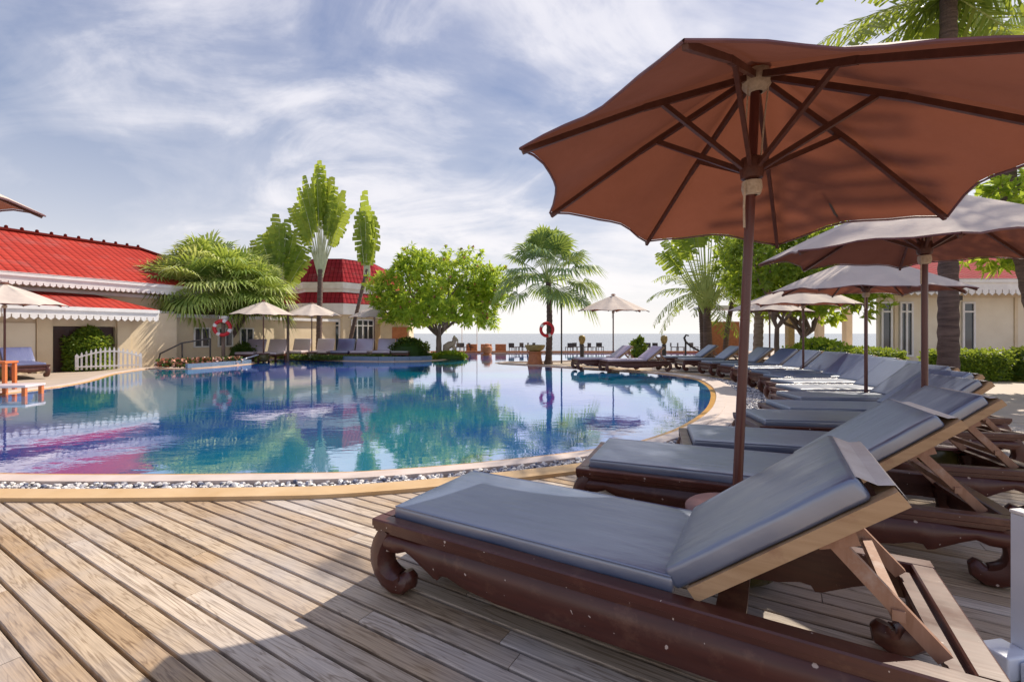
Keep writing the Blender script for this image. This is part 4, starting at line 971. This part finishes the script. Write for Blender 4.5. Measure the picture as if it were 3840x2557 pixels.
# dark chairs by the sea
def chair(x,y,rz,label):
    root=empty('beach_chair',(x,y,0),rz,label,'chair','small dark chairs along the sea side'); mb=MB()
    mb.box(-.25,.25,-.25,.25,.40,.45); mb.build('seat',M['lacquerdark'],root)
    mb=MB(); mb.box(-.25,.25,.24,.29,.455,.80); mb.build('backrest',M['iron'],root)
    for sx in (-.22,.22):
        for sy in (-.22,.22): mb=MB(); mb.beam((sx,sy,-.045),(sx,sy,.40),.04,.04); mb.build('leg',M['iron'],root)
    return root
ch=chair(0,0,0,''); first=True
cs=[(513,24.8),(519,24.8),(525,24.6),(531,25.0),(569,21.4),(577,21.6),(584,21.4),(592,21.6),(600,21.2),(647,21.5),(653,21.8),(674,21.5),(681,21.8),(694,21.5),(456,30),(464,30.2),(472,30)]
labs=['dark chair of the four seen left of the fan palm trunk']*4+['dark chair of the five seen between the fan palm and the lavender loungers']*5+['dark chair of the two just right of the lavender loungers']*2+['dark chair of the three around the curled iron ornament']*3+['dark chair of the three by the sea wall right of the frangipani']*3
for (px,Y),l in zip(cs,labs):
    o=ch if first else copy_tree(ch); first=False
    Y=29.5+random.random()*1.2; o.location=((px-512)/F*Y,Y,0); o.scale=(.8,.8,.75); o.rotation_euler=(0,0,random.uniform(0,6.28)); o['label']=l; o['group']=l.replace('dark chair of','dark chairs,')
# terracotta low tables by the far edge
mb=MB(); lt=empty('planter_box',((466-512)/F*29.6,29.7,0),0,'row of terracotta planter boxes along the sea wall','planter')
for k in range(3): mb.box(k*.95,k*.95+.7,0,.5,-.04,.52)
mb.build('boxes',M['terracotta'],lt)
# left lounger and tables
lounger(-12.95,12.75,146,'navy lounger with raised back at the left picture edge in front of the villa','navy','single lounger at the left')
def side_table(x,y,s,h,label,tm,lm):
    root=empty('side_table',(x,y,0),.2,label,'table'); 
    bevel_box('table_top',-s,s,-s*.7,s*.7,h-.05,h,.01,M[tm],root)
    for sx in (-1,1):
        for sy in (-1,1): mb=MB(); mb.beam((sx*(s-.05),sy*(s*.7-.05),-.045),(sx*(s-.05),sy*(s*.7-.05),h-.05),.06,.06); mb.build('leg',M[lm],root)
    return root
side_table(-11.5,10.2,.25,.60,'orange wooden side table in front of the left lounger','orange','orange')
side_table(-10.0,9.15,.36,.20,'low orange table with a pale top at the left pool edge','pinkish','orange')
# white metal stand at the right edge
WS=empty('metal_stand',(1.86,1.66,0),radians(10),'white metal upright with a jointed foot at the bottom right corner','stand')
mb=MB(); mb.box(-.02,.028,-.02,.02,.07,.56); mb.build('upright',M['alu'],WS)
bevel_box('foot',-.14,-.022,-.05,.05,.0,.085,.008,M['alu'],WS); bevel_box('foot',-.10,.12,-.16,-.055,.0,.075,.008,M['alu'],WS); bevel_box('upright_cap',-.024,.032,-.024,.024,.562,.575,.004,M['white'],WS)
mb=MB(); mb.box(-.02,.022,-.0195,.0195,.0,.068); mb.build('bracket',M['iron'],WS)

# ------------------------------------------------------------------ sky, sun, camera
wd_=bpy.data.worlds.new('World'); bpy.context.scene.world=wd_; wd_.use_nodes=True; nt=wd_.node_tree; nt.nodes.clear()
out=nd(nt,'ShaderNodeOutputWorld'); bg=nd(nt,'ShaderNodeBackground'); sky=nd(nt,'ShaderNodeTexSky',sky_type='NISHITA')
sky.sun_disc=False; sky.sun_elevation=SUN_EL; sky.sun_rotation=SUN_AZ; sky.air_density=1.0; sky.dust_density=1.2; sky.ozone_density=1.5
tc=nd(nt,'ShaderNodeTexCoord'); sp=nd(nt,'ShaderNodeSeparateXYZ'); nt.links.new(tc.outputs['Generated'],sp.inputs[0])
def mth(op,a,b=None,c=None):
    n=nd(nt,'ShaderNodeMath',operation=op)
    for i,v in enumerate((a,b,c)):
        if v is None: continue
        if hasattr(v,'links'): nt.links.new(v,n.inputs[i])
        else: n.inputs[i].default_value=v
    return n.outputs[0]
zc=mth('MAXIMUM',sp.outputs[2],0.0); dz=mth('ADD',zc,.30)
cx=mth('DIVIDE',sp.outputs[0],dz); cy=mth('DIVIDE',sp.outputs[1],dz); cb=nd(nt,'ShaderNodeCombineXYZ'); nt.links.new(cx,cb.inputs[0]); nt.links.new(cy,cb.inputs[1])
def cmap(rot,sc_,loc=(0,0,0)):
    mp=nd(nt,'ShaderNodeMapping'); mp.inputs['Rotation'].default_value=(0,0,rot); mp.inputs['Scale'].default_value=sc_; mp.inputs['Location'].default_value=loc; nt.links.new(cb.outputs[0],mp.inputs[0]); return mp.outputs[0]
nA=noise(nt,.75,8,cmap(.5,(1.0,1.0,1),(3.1,1.7,0)),.55,.5); nB=noise(nt,2.2,7,cmap(.9,(.75,1.3,1),(1,4,0)),.6,1.2)
cl=mth('ADD',mth('MULTIPLY',nA,.68),mth('MULTIPLY',nB,.32))
cf=ramp(nt,cl,[(.41,(0,0,0)),(.49,(.22,.22,.22)),(.57,(.75,.75,.75)),(.66,(1,1,1))])
hz=mth('POWER',mth('SUBTRACT',1.0,zc),5.5)
skm=mixc(nt,1.0,sky.outputs[0],(.105,.105,.105),'MULTIPLY')
skb=mixc(nt,.7,skm,ramp(nt,zc,[(0,(.42,.47,.62)),(.35,(.235,.30,.48)),(.6,(.16,.215,.42)),(1,(.20,.32,.80))]))
k1=mixc(nt,cf,skb,(.84,.82,.86))
k2=mixc(nt,hz,k1,(.90,.86,.82))
nt.links.new(k2,bg.inputs[0]); bg.inputs[1].default_value=1.0; nt.links.new(bg.outputs[0],out.inputs[0])
sl=bpy.data.lights.new('sun','SUN'); sl.energy=4.8; sl.angle=radians(.5); sl.color=(1,.90,.76); so=bpy.data.objects.new('sun',sl); C.objects.link(so)
S=V((sin(SUN_AZ)*cos(SUN_EL),cos(SUN_AZ)*cos(SUN_EL),sin(SUN_EL))); so.rotation_euler=S.to_track_quat('Z','Y').to_euler()
cam=bpy.data.cameras.new('camera'); cam.sensor_width=36; cam.lens=16.0; cam.shift_y=-7.5/1024; cam.clip_end=30000; cam.clip_start=.05
co=bpy.data.objects.new('camera',cam); C.objects.link(co); co.location=(0,0,H); co.rotation_euler=(pi/2,0,0); sc_=bpy.context.scene; sc_.camera=co
sc_.view_settings.view_transform='Standard'; sc_.view_settings.look='None'; sc_.view_settings.exposure=.26; sc_.view_settings.gamma=1
sc_.cycles.use_denoising=True
